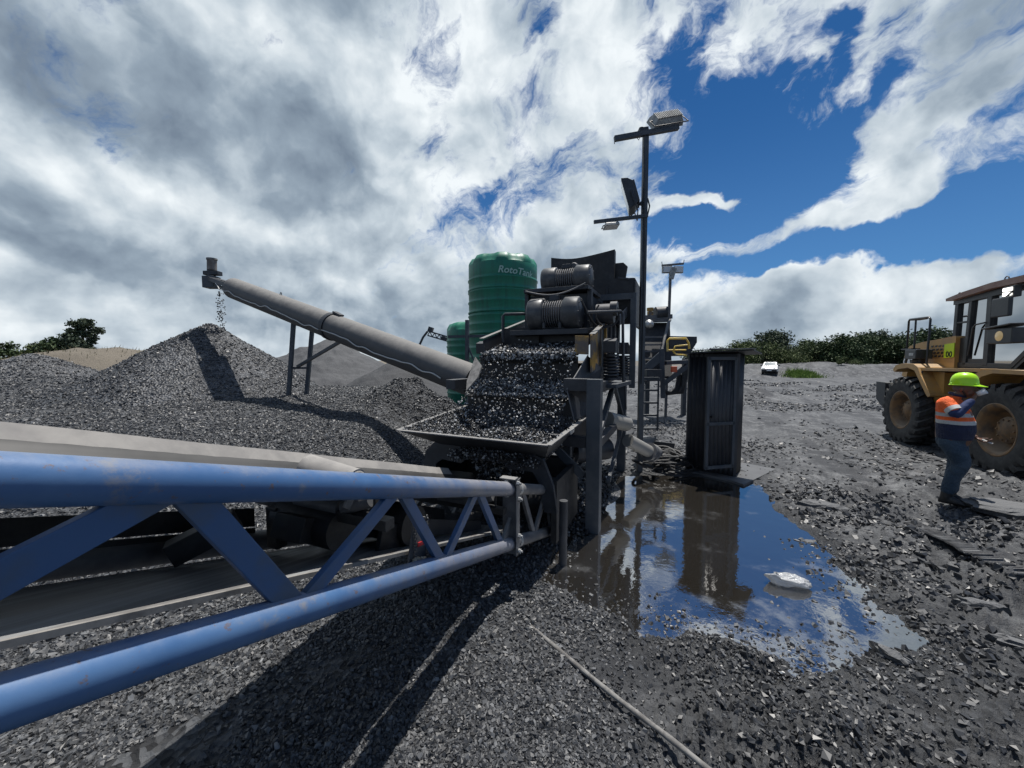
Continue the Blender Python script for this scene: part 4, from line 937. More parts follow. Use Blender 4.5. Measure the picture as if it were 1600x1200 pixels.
# steelwork beside the tanks (stand of the conveyor)
sf = MB(); sf.beam(P(730, 500, 12.4), P(730, 600, 12.4), .10, .10); sf.beam(P(700, 526, 12.4), P(760, 525, 12.4), .08, .08); sf.beam(P(731, 540, 12.4), P(745, 575, 12.4), .05, .05)
tag(sf.build('pipe_rack', M_post), 'grey steel post and rail rack in front of the green tanks', 'rack')
# distant conveyor head left of the tanks
fc = thing('belt_conveyor', 'small far off lattice conveyor head left of the green tanks', 'conveyor', P(690, 560, 24), absolute=True)
e0, e1 = P(668, 517, 24), P(712, 530, 24)
mb = MB()
for w in (-.28, 0): mb.beam(e0+Vector((0,0,w)), e1+Vector((0,0,w)), .08, .08)
for i in range(7):
    a = e0.lerp(e1, i/6); b = e0.lerp(e1, min(1, (i+.5)/6)); mb.beam(a+Vector((0,0,-.28)), b, .05, .05); mb.beam(b, e0.lerp(e1, min(1, (i+1)/6))+Vector((0,0,-.28)), .05, .05)
mb.build('lattice', M_dark, fc)
MB().beam(P(670, 514, 24), P(676, 516, 24), .5, .3).beam(P(690, 528, 24), P(699, 531, 24), .5, .25).build('drive_unit', M_dark, fc)
MB().tube([P(668, 518, 24), P(661, 527, 24), P(655, 540, 24)], .07, 8).build('drop_hose', M_dark, fc)
MB().beam(P(712, 530, 24), P(720, 600, 24), .2, .2).build('leg', M_dark, fc)

# ------------------------------------------------------------ light masts
mt = thing('light_mast', 'tall square steel mast with four floodlights beside the screen', 'light mast', (PZ(1000, 741, 0).x, 6.6, 0), group='floodlight masts')
MY = 6.6
base = P(999, 742, MY); top = P(1009, 207, MY); base.z = -.05
MB().beam(base, top, .085, .085, up=(1,0,0)).build('pole', M_post, mt, bevel=.004)
MB().beam(P(960, 217, MY-.04), P(1060, 199, MY-.04), .07, .075).build('cross_arm', M_post, mt)
MB().beam(P(928, 347, MY-.04), P(1012, 337, MY-.04), .05, .05).build('cross_arm', M_post, mt)
MB().tube([P(1002, 208, MY-.1), P(998, 219, MY-.1), P(994, 214, MY-.1)], .006, 6).tube([P(960, 217, MY), P(960, 225, MY)], .006, 6).tube([P(1011, 340, MY), P(1015, 322, MY), P(1012, 310, MY)], .012, 6).tube([P(1006, 230, MY-.06), P(1007, 400, MY-.06), P(1002, 600, MY-.06)], .008, 6).build('wiring', M_black, mt)
MB().beam(P(998, 205, MY), P(1012, 203, MY), .1, .06).pipe(P(1002, 206, MY), P(1002, 200, MY), .04, n=10).build('junction_box', M_dark, mt)
M_lens = mat('lamp_glass', (.55, .57, .58), .15, spec=.8)
def flood(c, right, fwd, w, h, d, m, fins=10, th=.02):
    """floodlight: finned housing, lens in front (fwd), bracket"""
    c = Vector(c); right = Vector(right).normalized(); fwd = Vector(fwd).normalized(); up = right.cross(fwd).normalized(); DN = 1 if up.z < 0 else -1
    def q(u, v, t): return c+right*u*w/2+up*v*h/2+fwd*t*d
    mb = MB(); ring = [(-1,-1),(1,-1),(1,1),(-1,1)]
    vs = [q(u, v, 1) for u, v in ring]+[q(u*.93, v*.9, .4) for u, v in ring]+[q(u*.8, v*.7, 0) for u, v in ring]
    mb.add(vs, [(0,1,2,3)]+[(i, (i+1) % 4, 4+(i+1) % 4, 4+i) for i in range(4)]+[(4+i, 4+(i+1) % 4, 8+(i+1) % 4, 8+i) for i in range(4)]+[(11,10,9,8)])
    o = fixn(mb.build('floodlight', m, mt, bevel=.006))
    mb = MB(); mb.add([q(u*.9, v*.86, 1.03) for u, v in ring]+[q(u*.9, v*.86, .98) for u, v in ring], [(0,1,2,3),(7,6,5,4),(0,4,5,1),(1,5,6,2),(2,6,7,3),(3,7,4,0)]); fixn(mb.build('lens', M_lens, o))
    f = MB()
    for i in range(fins):
        u = -.78+1.56*i/(fins-1); f.beam(q(u, -.68, -.02), q(u, .68, -.02), .008, d*.35, up=fwd)
    f.build('cooling_fins', m, o)
    MB().tube([q(-.9, 0, .4), q(-1.1, 0, .4), q(-1.1, 1.35*DN, .3), q(1.1, 1.35*DN, .3), q(1.1, 0, .4), q(.9, 0, .4)], .010, 6).build('bracket', M_dark, o)
    return o
M_lampg = mat('lamp_housing', (.30, .31, .30), .5, noise=(8, (.2, .205, .2), .4, .6))
flood(P(1043, 180, MY), (1, .0, .17), (-.1, .72, -.60), .50, .34, .13, M_lampg, 16)
flood(P(992, 304, MY), (.3, 1, 0), (-.88, .26, -.26), .42, .52, .16, M_dark, 12)
flood(P(955, 349, MY), (1, 0, .08), (0, -.1, -1), .24, .2, .07, M_lampg, 8)
MB().beam(P(1000, 318, MY), P(1010, 318, MY), .06, .05).build('bracket', M_dark, mt)

m2 = thing('light_mast', 'thin far mast with three floodlights over the second screening plant', 'light mast', (P(1044, 600, 13).x, 13, 0), group='floodlight masts')
pb_ = P(1041, 600, 13); pt = P(1048, 414, 13)
MB().beam((pb_.x, 13, -.1), pt, .07, .07, up=(1,0,0)).build('pole', M_greys, m2)
MB().beam(P(1034, 415, 13), P(1068, 412, 13), .05, .06).tube([P(1035, 416, 13), P(1034, 409, 13)], .012, 5).tube([P(1068, 413, 13), P(1069, 406, 13)], .012, 5).build('cross_arm', M_greys, m2)
for (px, w, tilt) in ((1041, .28, 0), (1059, .28, 0)):
    c = P(px, 422, 12.95); fl = MB().box((c.x-.15, 12.86, c.z-.11), (c.x+.15, 12.96, c.z+.11)).build('floodlight', M_lampg, m2, bevel=.01); MB().box((c.x-.13, 12.84, c.z-.09), (c.x+.13, 12.858, c.z+.09)).build('lens', M_lens, fl)
c = P(1049, 427, 12.9); MB().beam((c.x+.05, 12.8, c.z+.16), (c.x-.05, 12.8, c.z-.2), .16, .06, up=(0,1,0)).build('floodlight', M_lampg, m2)

# ------------------------------------------------------------ sheet-metal shed with its door ajar
sh_ = thing('shed', 'narrow black corrugated metal shed with its framed door ajar on the puddle shore', 'shed', (3.6, 6.9, 0))
sa = PZ(1073, 730, .05); sb_ = PZ(1146, 743, .05)
sx = (sb_-sa).normalized(); sw = (sb_-sa).length; sy = Vector((-sx.y, sx.x, 0)); 
if sy.y < 0: sy = -sy
H0 = 2.06
def SP(u, d, z): return Vector((sa.x, sa.y, 0))+sx*u+sy*d+Vector((0,0,z))
def corr(mb, p, q, z0, z1a, z1b, nrm, pitch=.076, amp=.010, th=.0):
    p = Vector(p); q = Vector(q); ln = (q-p).length; n = max(4, int(ln/pitch*6)); vs = []
    for i in range(n+1):
        t = i/n; c = p.lerp(q, t)+Vector(nrm)*amp*math.cos(2*math.pi*ln*t/pitch)
        vs += [(c.x, c.y, z0), (c.x, c.y, z1a+(z1b-z1a)*t)]
    mb.add(vs, [(2*i, 2*i+2, 2*i+3, 2*i+1) for i in range(n)], True); return mb
M_shed = mat('blackened_corrugated_sheet', (.022, .025, .031), .5, noise=(3, (.040, .042, .048), .4, .7), bump=(12, .2, .006))
def solid(o, t): s = o.modifiers.new('solid', 'SOLIDIFY'); s.thickness = t; s.offset = 0; return o
dep = .5
for (p, q, nr) in ((SP(0, 0, 0), SP(sw*.42, 0, 0), -sy), (SP(0, 0, 0), SP(0, dep, 0), -sx), (SP(sw, 0, 0), SP(sw, dep, 0), sx), (SP(0, dep, 0), SP(sw, dep, 0), sy)):
    solid(corr(MB(), p, q, .03, H0, H0, nr).build('wall', M_shed, sh_), .003)
solid(corr(MB(), SP(sw*.42, 0, 0), SP(sw, 0, 0), .03, .24, .24, -sy).build('wall', M_shed, sh_), .003)
fr = MB()
for u in (.0, sw*.42, sw): fr.beam(SP(u, .02, 0), SP(u, .02, H0), .05, .05, up=(1,0,0))
fr.beam(SP(0, .02, H0-.03), SP(sw, .02, H0-.03), .05, .05); fr.build('frame', M_shed, sh_)
rf = MB(); rf.plate([SP(-.07, -.22, H0+.015), SP(sw+.27, -.26, H0+.05), SP(sw+.24, dep+.1, H0+.0), SP(-.1, dep+.1, H0-.03)], .02)
rf.beam(SP(-.1, -.16, H0+.035), SP(sw*.8, -.2, H0+.08), .10, .012); rf.beam(SP(sw*.5, -.1, H0+.06), SP(sw+.25, -.24, H0+.075), .16, .01); rf.build('roof', M_shed, sh_)
MB().beam(SP(sw*.55, -.33, H0+.075), SP(sw+.30, -.29, H0+.065), .09, .015).build('roof_board', M_edge, sh_)
hx = SP(sw-.01, -.03, 0); fx = P(1104, 640, hx.y-.14); dd = Vector((fx.x-hx.x, fx.y-hx.y, 0)); dd = dd.normalized()*min(dd.length, .62); DL = dd.length; dn = Vector((dd.y, -dd.x, 0)).normalized()
if dn.y > 0: dn = -dn
def DP(t, z, o=0): return hx+dd*t+dn*o+Vector((0,0,z))
dl = MB()
for t in (0.03, .97): dl.beam(DP(t, .20), DP(t, 2.0), .05, .035, up=dn)
for z in (.22, .93, 1.98): dl.beam(DP(0, z), DP(1, z), .035, .05)
dr = dl.build('door', M_post, sh_)
def par(mb, name, m): return mb.build(name, m, dr)
o = par(corr(MB(), DP(.05, 0, -.012), DP(.95, 0, -.012), .22, 1.98, 1.98, dn), 'door_sheet', M_shed); solid(o, .003)
par(MB().beam(DP(.86, 1.05, .03), DP(.78, 1.05, .03), .02, .04).pipe(DP(.86, 1.05, 0), DP(.86, 1.05, .05), .012, n=8), 'handle', M_black)
sb2 = MB(); z = .035; sb2.add([SP(-.3, -.15, z), SP(sw-.05, -.22, z), SP(sw+.22, -.36, z), SP(sw+.45, 1.0, z), SP(-.5, 1.3, z), SP(-.3, -.15, -.1), SP(sw-.05, -.22, -.1), SP(sw+.22, -.36, -.1), SP(sw+.45, 1.0, -.1), SP(-.5, 1.3, -.1)], [(0,1,2,3,4),(9,8,7,6,5)]+[(i, 5+i, 5+(i+1) % 5, (i+1) % 5) for i in range(5)])
tag(fixn(sb2.build('concrete_slab', M_conc, bevel=.01)), 'worn wet concrete slab under the black shed', kind='structure')

# ------------------------------------------------------------ second screening plant further off
s2 = thing('screening_plant', 'smaller distant screening plant with yellow handrails behind the shed', 'screening plant', (4.6, 13, 0))
Y2 = 13.0
def Q(px, py, dy=0): return P(px, py, Y2+dy)
mb = MB(); mb.plate([Q(1000, 505), Q(1046, 505), Q(1050, 590, -1.2), Q(998, 590, -1.2)], .06); mb.build('screen_deck', M_black, s2)
mb = MB(); mb.beam(Q(1000, 497), Q(1048, 495), .3, .14); mb.beam(Q(1000, 502, -.2), Q(1046, 501, -.2), .2, .08); mb.beam(Q(1000, 527, -.3), Q(1044, 527, -.3), .1, .06); mb.build('cross_beam', M_greys, s2)
MB().pipe(Q(1024, 490), Q(1042, 489), .22, n=20).build('drive_drum', M_dark, s2)
MB().pipe(Q(1016, 487), Q(1016, 497), .10, n=14).pipe(Q(1016, 481), Q(1016, 486), .11, n=14).build('motor', M_rust, s2)
MB().lathe(Q(1015, 506, -.5), [(.001, .08), (.12, .04), (.15, -.02), (.001, -.05)], 20, axis=(0,-1,.2)).build('work_lamp', M_galv, s2)
for px0, px1 in ((1044, 1033),): 
    MB().tube([Q(1047, 500, -.3), Q(1044, 505, -.5), Q(1034, 548, -1.0), Q(1033, 556, -1.1)], .045, 8).build('guard_rail', M_greys, s2)
MB().beam(Q(1045, 470, -.3), Q(1045, 525, -.3), .04, .04, up=(1,0,0)).build('guard_rail', M_greys, s2)
for py in (527, 539, 549, 560, 570): MB().beam(Q(1002, py, -.9), Q(1035, py-.5, -.9), .06, .05).build('step', M_greys, s2)
mb = MB(); mb.beam(Q(1010, 576, -1.2), Q(1034, 555, -1.2), .06, .25); mb.beam(Q(1034, 545, -1.2), Q(1036, 622, -1.2), .14, .14); mb.beam(Q(1036, 600, -1.2), Q(1076, 570, -1.2), .12, .14); mb.beam(Q(1040, 567, -1.2), Q(1078, 565, -1.2), .16, .12); mb.beam(Q(1005, 560, -1.2), Q(1010, 600, -1.2), .10, .10); mb.build('frame', M_post, s2, bevel=.01)
MB().beam(Q(1006, 586, -1.3), Q(1030, 586, -1.3), .5, .35).build('drive_casing', M_dark, s2)
mb = MB(); vs = [Q(1045, 525, -.6), Q(1089, 526, -.6), Q(1089, 535, -.6), Q(1076, 556, -.6), Q(1048, 556, -.6)]; vb = [v+Vector((0, 1.4, 0)) for v in vs]
mb.add(vs+vb, [(0,1,2,3,4), (9,8,7,6,5)]+[(i, 5+i, 5+(i+1) % 5, (i+1) % 5) for i in range(5)]); fixn(mb.build('feed_hopper', M_dark, s2))
M_yel = mat('yellow_handrail', (.62, .42, .06), .5, noise=(6, (.45, .38, .22), .45, .7))
MB().tube([Q(1043, 549, -1.3), Q(1043, 532, -1.3), Q(1046, 529, -1.3), Q(1072, 529, -1.3), Q(1076, 536, -1.3), Q(1077, 545, -1.3)], .032, 7).tube([Q(1043, 547, -1.3), Q(1072, 547, -1.3)], .026, 7).build('handrail', M_yel, s2)
MB().tube([Q(1073, 555, -1.5), Q(1056, 554, -1.5), Q(1052, 549, -1.5), Q(1055, 541, -1.5), Q(1074, 539, -1.5)], .026, 7).build('handrail', M_yel, s2)
M_or = mat('orange_guard', (.62, .12, .05), .6); MB().beam(Q(1049, 577, -1.4), Q(1057, 577, -1.4), .12, .17).build('orange_guard', M_or, s2, bevel=.01)
mb = MB(); rr_ = random.Random(9)
for k in range(9): a = 1040+k*2; mb.tube([Q(1060+k*1.6, 585, -1.1), Q(1056+k*1.4, 606+k, -1.1), Q(1048-k*.8, 613+k*.4, -1.1), Q(1038, 611-k*.6, -1.1)], .035, 6)
for k in range(5): mb.tube([Q(1068+k*1.5, 572, -1.2), Q(1066+k*1.6, 605-k*3, -1.2), Q(1060, 612, -1.2)], .03, 6)
mb.build('hanging_cables', M_black, s2)
for px in (1012, 1070): MB().beam(Q(px, 560, .6), Vector((Q(px, 560, .6).x, Y2+.6, -.05)), .14, .14, up=(1,0,0)).build('leg', M_post, s2)

# ------------------------------------------------------------ wheel loader
M_cat = mat('tan_yellow_paint', (.47, .26, .075), .42, noise=(3, (.36, .21, .085), .42, .68), dust=((.30, .24, .17), .45, 1.4), bump=(14, .08, .006))
M_rim = mat('shaded_muddy_rim', (.22, .125, .055), .7, noise=(6, (.11, .075, .05), .4, .65), dust=((.24, .19, .14), .2, 1.1), bump=(25, .3, .006))  # brown darkened to put the recess shade into the colour, over mud and dust
M_tyre = mat('dusty_tyre', (.020, .020, .021), .75, noise=(9, (.045, .044, .043), .4, .65), dust=((.085, .083, .08), .2, 1.3), bump=(40, .3, .006))
M_cabp = mat('dark_cab_paint', (.022, .024, .027), .4, noise=(4, (.04, .041, .043), .4, .7))
M_inside = mat('cab_interior', (.015, .016, .017), .7)
def glass_mat(name, tint, gl):
    m = mat(name, tint, .05); t = m.node_tree; 
    for n in list(t.nodes): t.nodes.remove(n)
    o = t.nodes.new('ShaderNodeOutputMaterial'); a = t.nodes.new('ShaderNodeBsdfTransparent'); g = t.nodes.new('ShaderNodeBsdfGlossy'); mx = t.nodes.new('ShaderNodeMixShader'); fr = t.nodes.new('ShaderNodeFresnel')
    a.inputs[0].default_value = (*tint, 1); g.inputs['Roughness'].default_value = .03; g.inputs[0].default_value = (gl, gl, gl, 1); fr.inputs[0].default_value = 1.5
    t.links.new(fr.outputs[0], mx.inputs[0]); t.links.new(a.outputs[0], mx.inputs[1]); t.links.new(g.outputs[0], mx.inputs[2]); t.links.new(mx.outputs[0], o.inputs[0]); return m
M_glass = glass_mat('tinted_glass', (.20, .46, .42), .55)
RH = PZ(1405, 640, .78); LD = Vector((-.3673, -.9301, 0)); 
wl_ = thing('wheel_loader', 'tan wheel loader with a dark glass cab parked on the right', 'wheel loader', (RH.x, RH.y, 0), math.atan2(LD.y, LD.x), absolute=False)
def V(l, w, z): return Vector((l, w, z))
def wheel(l, w, side):
    Rr, tw = .79, .50; c = V(l, w+tw/2*1, .775)
    pr = [(.44, -tw*.46), (.50, -tw*.5), (.64, -tw*.52), (.70, -tw*.49), (.725, -tw*.40), (.73, 0), (.725, tw*.40), (.70, tw*.49), (.64, tw*.52), (.50, tw*.5), (.44, tw*.46)]
    mb = MB(); mb.lathe(c, pr, 64, axis=(0,1,0))
    nl = 22
    for k in range(nl):
        for sg in (-1, 1):
            t0_ = 2*math.pi*(k+(.5 if sg > 0 else 0))/nl
            pts_in, pts_out = [], []
            def pt(t, r, y): return V(c.x+r*math.sin(t), c.y+y, c.z+r*math.cos(t))
            w2 = .062
            for (y, sh, r) in ((sg*.02, .0, .795), (sg*.15, .10, .795), (sg*tw*.50, .17, .775), (sg*tw*.525, .19, .70)):
                pts_out.append((pt(t0_+sh-w2, r, y), pt(t0_+sh+w2, r, y))); rb_ = min(r-.06, .715) if r > .75 else .64
                pts_in.append((pt(t0_+sh-w2*1.25, rb_, y), pt(t0_+sh+w2*1.25, rb_, y)))
            vs = []
            for (a, b), (p, q) in zip(pts_out, pts_in): vs += [a, b, q, p]
            fs = [(i*4+j, i*4+(j+1) % 4, (i+1)*4+(j+1) % 4, (i+1)*4+j) for i in range(3) for j in range(4)]+[(0,1,2,3), (15,14,13,12)]
            mb.add(vs, fs)
    o = fixn(mb.build('wheel', M_tyre, wl_))
    s = -1 if side < 0 else 1
    ri = MB(); ax = (0, s, 0)
    ri.lathe(c, [(.445, tw*.44), (.455, tw*.47), (.435, tw*.475), (.41, tw*.44), (.385, tw*.42), (.372, tw*.1), (.34, -tw*.05), (.30, -tw*.10), (.24, -tw*.10), (0.001, -tw*.10)], 48, axis=ax)
    r_ = fixn(ri.build('rim', M_rim, o))
    hb = MB().lathe(c, [(.23, -.05), (.23, tw*.14), (.21, tw*.20), (.12, tw*.24), (.11, tw*.27), (.001, tw*.27)], 32, axis=ax)
    for k in range(10):
        q = 2*math.pi*k/10; p = c+V(.18*math.cos(q), s*tw*.19, .18*math.sin(q)); hb.pipe(p, p+V(0, s*.03, 0), .016, n=6)
    fixn(hb.build('hub', M_rim, r_))
for l, w, s in ((0, 0, -1), (2.82, 0, -1), (0, 2.0, 1), (2.82, 2.0, 1)): wheel(l, w, s)
def lp(poly, w0, w1, name, m, bev=.02, parent=None):
    mb = MB(); mb.prism(poly, lambda u, v, t: V(u, t, v), w0, w1); return fixn(mb.build(name, m, parent or wl_, bevel=bev))
hood = lp([(-1.15, 1.55), (-1.10, 2.02), (-1.04, 2.20), (-.88, 2.31), (-.4, 2.385), (.75, 2.47), (.75, 1.75), (-.9, 1.75), (-.95, 1.5)], .52, 1.98, 'hood', M_cat, .045)
lp([(-1.118, 1.80), (-1.09, 2.02), (-.55, 2.02), (-.55, 1.80)], .512, .525, 'hood_panel', M_cabp, .002, hood)
lp([(-1.122, 1.755), (-1.118, 1.80), (-.45, 1.80), (-.45, 1.755)], .508, .525, 'hood_stripe', M_red if False else mat('dark_red_decal', (.12, .015, .018), .5), .002, hood)
M_wl = mat('white_lettering', (.75, .75, .73), .5); M_bl = mat('black_lettering', (.01, .01, .01), .5)
text_mesh('CAT', .24, M_wl, 'lettering', lambda u, v: V(-.87+u*.95, .505, 1.905+v), hood, bold=.012)
MB().lathe(V(-.1, .515, 2.05), [(0,0)], 3) if False else None
vt = MB()
for r in range(4):
    for k in range(5-(r % 2)):
        l = -.16+k*.13+.06*(r % 2)+.02*r; z = 2.02+r*.075; vt.plate([V(l, .512, z), V(l+.075, .512, z+.006), V(l+.09, .512, z+.045), V(l+.015, .512, z+.04)], .006)
vt.build('vent', M_cabp, hood)
sg = lp([(.44, 2.00), (.44, 2.30), (.75, 2.32), (.75, 2.02)], .500, .512, 'number_sign', mat('lime_sign', (.55, .72, .02), .5), .002, hood)
text_mesh('00', .20, M_bl, 'lettering', lambda u, v: V(.61+u*1.0, .497, 2.075+v*.85), sg, bold=.006)
lp([(-1.34, .92), (-1.38, 1.38), (-.92, 1.38), (-.92, .78), (-1.05, .76)], .10, 2.40, 'counterweight', mat('dark_counterweight', (.022, .027, .034), .5, dust=((.11, .11, .11), .5, 1.2)), .03)
MB().pipe(V(-1.15, .3, 1.38), V(-1.15, .3, 1.43), .02, n=8).pipe(V(-1.0, .3, 1.38), V(-1.0, .3, 1.44), .025, n=8).build('lifting_eye', M_greys, wl_)
lp([(-.95, .65), (-.95, 1.58), (.7, 1.75), (1.3, 1.75), (1.3, .55), (.4, .5)], .75, 1.75, 'rear_frame', M_cabp, .02)
lp([(.55, .55), (.55, 1.70), (.95, 1.70), (.95, .55)], .28, .75, 'tank_box', M_cat, .03)
# rear fender: curved over the wheel, stepping down in front of it
fp = [(-.52, 1.72), (-.40, 1.83), (-.10, 1.88), (.30, 1.87), (.48, 1.80), (.60, 1.62), (.92, 1.28), (.98, 1.20), (.90, 1.16), (.84, 1.20), (.50, 1.57), (.36, 1.72), (.1, 1.78), (-.3, 1.74), (-.44, 1.66)]
lp(fp, .06, .56, 'fender', M_cat, .015)
lp([(.42, 1.72), (.42, 1.78), (2.25, 1.80), (2.25, 1.74)], .10, .60, 'catwalk', M_cat, .01)
lp([(.5, 1.45), (.5, 1.70), (2.2, 1.72), (2.2, 1.2)], .62, 1.85, 'underbody', M_cabp, .01)
# grab rail and battery box
gr = MB(); gr.tube([V(-.52, .3, 1.86), V(-.50, .3, 2.90), V(-.46, .3, 2.94), V(.26, .3, 2.92), V(.32, .3, 2.87), V(.28, .3, 1.85)], .022, 8); gr.build('grab_rail', M_cabp, wl_)
MB().tube([V(-.22, .30, 2.93), V(-.22, .30, 1.85)], .02, 8).build('grab_rail', M_cabp, wl_)
MB().tube([V(-.50, .3, 2.93), V(-.50, .5, 2.93), V(-.22, .5, 2.93), V(-.22, .3, 2.93)], .018, 8).build('grab_rail', M_cabp, wl_)
MB().beam(V(-.58, .3, 2.22), V(-.15, .3, 2.22), .16, .03).build('step_plate', M_cabp, wl_)
bb = MB().box((-.24, .14, 1.98), (.20, .44, 2.20)).build('battery_box', M_cabp, wl_, bevel=.015); MB().box((-.05, .134, 2.06), (.12, .142, 2.12)).build('label_plate', M_galv, bb)
MB().tube([V(-.05, .3, 1.98), V(-.05, .35, 1.80)], .12, 10).build('filter', M_cabp, wl_)
MB().tube([V(.56, .95, 2.40), V(.54, .95, 2.62), V(.46, .95, 2.76), V(.36, .95, 2.82)], [.09, .09, .085, .08], 14).build('exhaust', mat('dull_exhaust', (.14, .125, .12), .5, metal=.5), wl_)
MB().tube([V(.55, .18, 1.74), V(.55, .12, 1.73), V(.56, .10, 1.68), V(.58, .10, 1.30)], .015, 7).build('step_rail', M_cabp, wl_)
# cab
cabp = [(.55, 1.80), (.56, 2.40), (.62, 3.26), (2.30, 3.32), (2.62, 2.30), (2.45, 2.12), (2.10, 1.80)]
W0, W1 = .60, 1.96
cab = lp([(.50, 1.78), (.50, 1.86), (2.12, 1.86), (2.50, 2.18), (2.56, 2.12), (2.16, 1.76)], W0-.02, W1+.02, 'cab_floor', M_cabp, .01)
def cbeam(mb, a, b, w, t=.07, d=.07): mb.beam(V(a[0], w, a[1]), V(b[0], w, b[1]), d, t, up=(0, 1, 0)); return mb
for w in (W0, W1):
    mb = MB()
    for a, b, t, d in (((.57, 1.8), (.60, 3.2), .06, .10), ((.93, 1.85), (1.0, 3.2), .06, .09), ((1.50, 1.85), (1.50, 3.22), .07, .12), ((2.34, 3.22), (2.58, 2.22), .06, .08), ((.56, 3.19), (2.36, 3.24), .06, .10), ((2.56, 2.26), (2.10, 1.84), .06, .09), ((.55, 1.86), (2.12, 1.84), .06, .10)):
        cbeam(mb, a, b, w, t, d)
    mb.build('cab_frame', M_cabp, wl_, bevel=.008)
    gp = [(.58, 1.84), (.60, 3.2), (2.34, 3.24), (2.58, 2.26), (2.10, 1.84)]
    mb = MB(); mb.add([V(u, w+.02, v) for u, v in gp], [tuple(range(5))]); mb.build('window', M_glass, wl_)
lp([(.60, 1.86), (.60, 2.42), (.93, 2.42), (.93, 1.86)], W0-.012, W0+.012, 'side_panel', M_cabp, .006)
lp([(1.0, 1.88), (1.0, 1.98), (1.46, 1.98), (1.46, 1.88)], W0-.008, W0+.012, 'side_panel', M_cabp, .006)
for (l0, l1) in ((.60, .93),):
    cbeam(MB(), (l0, 2.75), (l1, 2.75), W0, .05, .03).build('cab_frame', M_cabp, wl_)
lp([(.60, 1.86), (.60, 3.18), (1.02, 3.18), (1.02, 2.45), (2.2, 2.35), (2.1, 1.86)], W1-.05, W1-.02, 'dark_window_backing', M_inside, .006)  # dark panel added on the far side so the windows read as dim interior
MB().plate([V(.66, W0+.1, 1.9), V(.66, W1-.1, 1.9), V(.66, W1-.1, 2.62), V(.66, W0+.1, 2.62)], .03).build('dark_rear_backing', M_inside, wl_)  # dark sheet added inside the rear glass to deepen the cab's gloom
dsh = MB(); dsh.tube([V(1.04, W0-.03, 2.05), V(1.16, W0-.05, 2.60), V(1.22, W0-.05, 2.66), V(1.46, W0-.05, 2.68)], .016, 7); dsh.build('door_handle', M_cabp, wl_)
mb = MB(); mb.add([V(.60, W0, 1.9), V(.60, W1, 1.9), V(.62, W1, 3.24), V(.62, W0, 3.24)], [(0,1,2,3)]); mb.build('rear_window', M_glass, wl_)
mb = MB(); mb.add([V(2.58, W0, 2.26), V(2.58, W1, 2.26), V(2.34, W1, 3.28), V(2.34, W0, 3.28)], [(0,1,2,3)]); mb.build('windscreen', M_glass, wl_)
roof = lp([(.47, 3.23), (.46, 3.29), (.95, 3.355), (1.7, 3.41), (2.7, 3.41), (2.78, 3.36), (2.7, 3.29), (1.7, 3.30), (.6, 3.23)], W0-.14, W1+.14, 'cab_roof', mat('faded_brown_roof', (.23, .13, .105), .6, noise=(3, (.30, .20, .16), .4, .7)), .03)
lp([(.52, 3.14), (.52, 3.24), (2.45, 3.31), (2.45, 3.20)], W0-.04, W1+.04, 'roof_liner', M_cabp, .01)
for l in (.62, 1.82): 
    z = 3.31 if l < 1 else 3.41
    MB().tube([V(l-.05, W0, z)]+[V(l-.05*math.cos(a), W0, z+.03+.05*math.sin(a)) for a in np.linspace(0, math.pi, 7)]+[V(l+.05, W0, z)], .01, 6).build('lifting_eye', M_cabp, roof)
wlt = MB().box((2.08, .40, 3.06), (2.34, .50, 3.26)).build('work_lamp', M_cabp, wl_, bevel=.01)
M_on = mat('lit_lamp', (.9, .9, .85), .3, emit=((1, .98, .9), 2.2))
mb = MB()
for i in range(3):
    for k in range(2): mb.box((2.11+i*.07, .388, 3.09+k*.08), (2.165+i*.07, .398, 3.15+k*.08))
ll = mb.build('lamp_lens', M_on, wlt)
hl = MB().box((2.22, .16, 2.24), (2.76, .40, 2.50)).beam(V(2.1, .3, 2.52), V(2.8, .25, 2.56), .30, .03).build('headlamp', M_cabp, wl_, bevel=.02)
MB().lathe(V(2.5, .155, 2.37), [(.001, .015), (.05, .012), (.085, 0), (.09, -.01)], 24, axis=(0, -1, 0)).build('lamp_lens', mat('amber_lamp', (.55, .38, .17), .2, emit=((1, .75, .4), .12)), hl)
mir = MB().box((2.02, .30, 2.72), (2.42, .36, 3.06)).build('mirror', M_cabp, wl_, bevel=.02)
MB().tube([V(2.3, .33, 3.06), V(2.3, .45, 3.22), V(2.3, .6, 3.25)], .014, 6).build('mirror_arm', M_cabp, wl_)
MB().box((1.45, 1.1, 1.86), (1.9, 1.6, 2.25)).box((1.38, 1.05, 2.2), (1.54, 1.65, 2.95)).build('seat', M_inside, wl_, bevel=.04)
MB().box((2.15, 1.0, 1.86), (2.4, 1.6, 2.55)).tube([V(2.15, 1.35, 2.5)+V(-.06*math.sin(t)*.6, .19*math.cos(t), .19*math.sin(t)*.9+.06) for t in np.linspace(0, 2*math.pi, 20)], .014, 6).build('dashboard', M_inside, wl_)
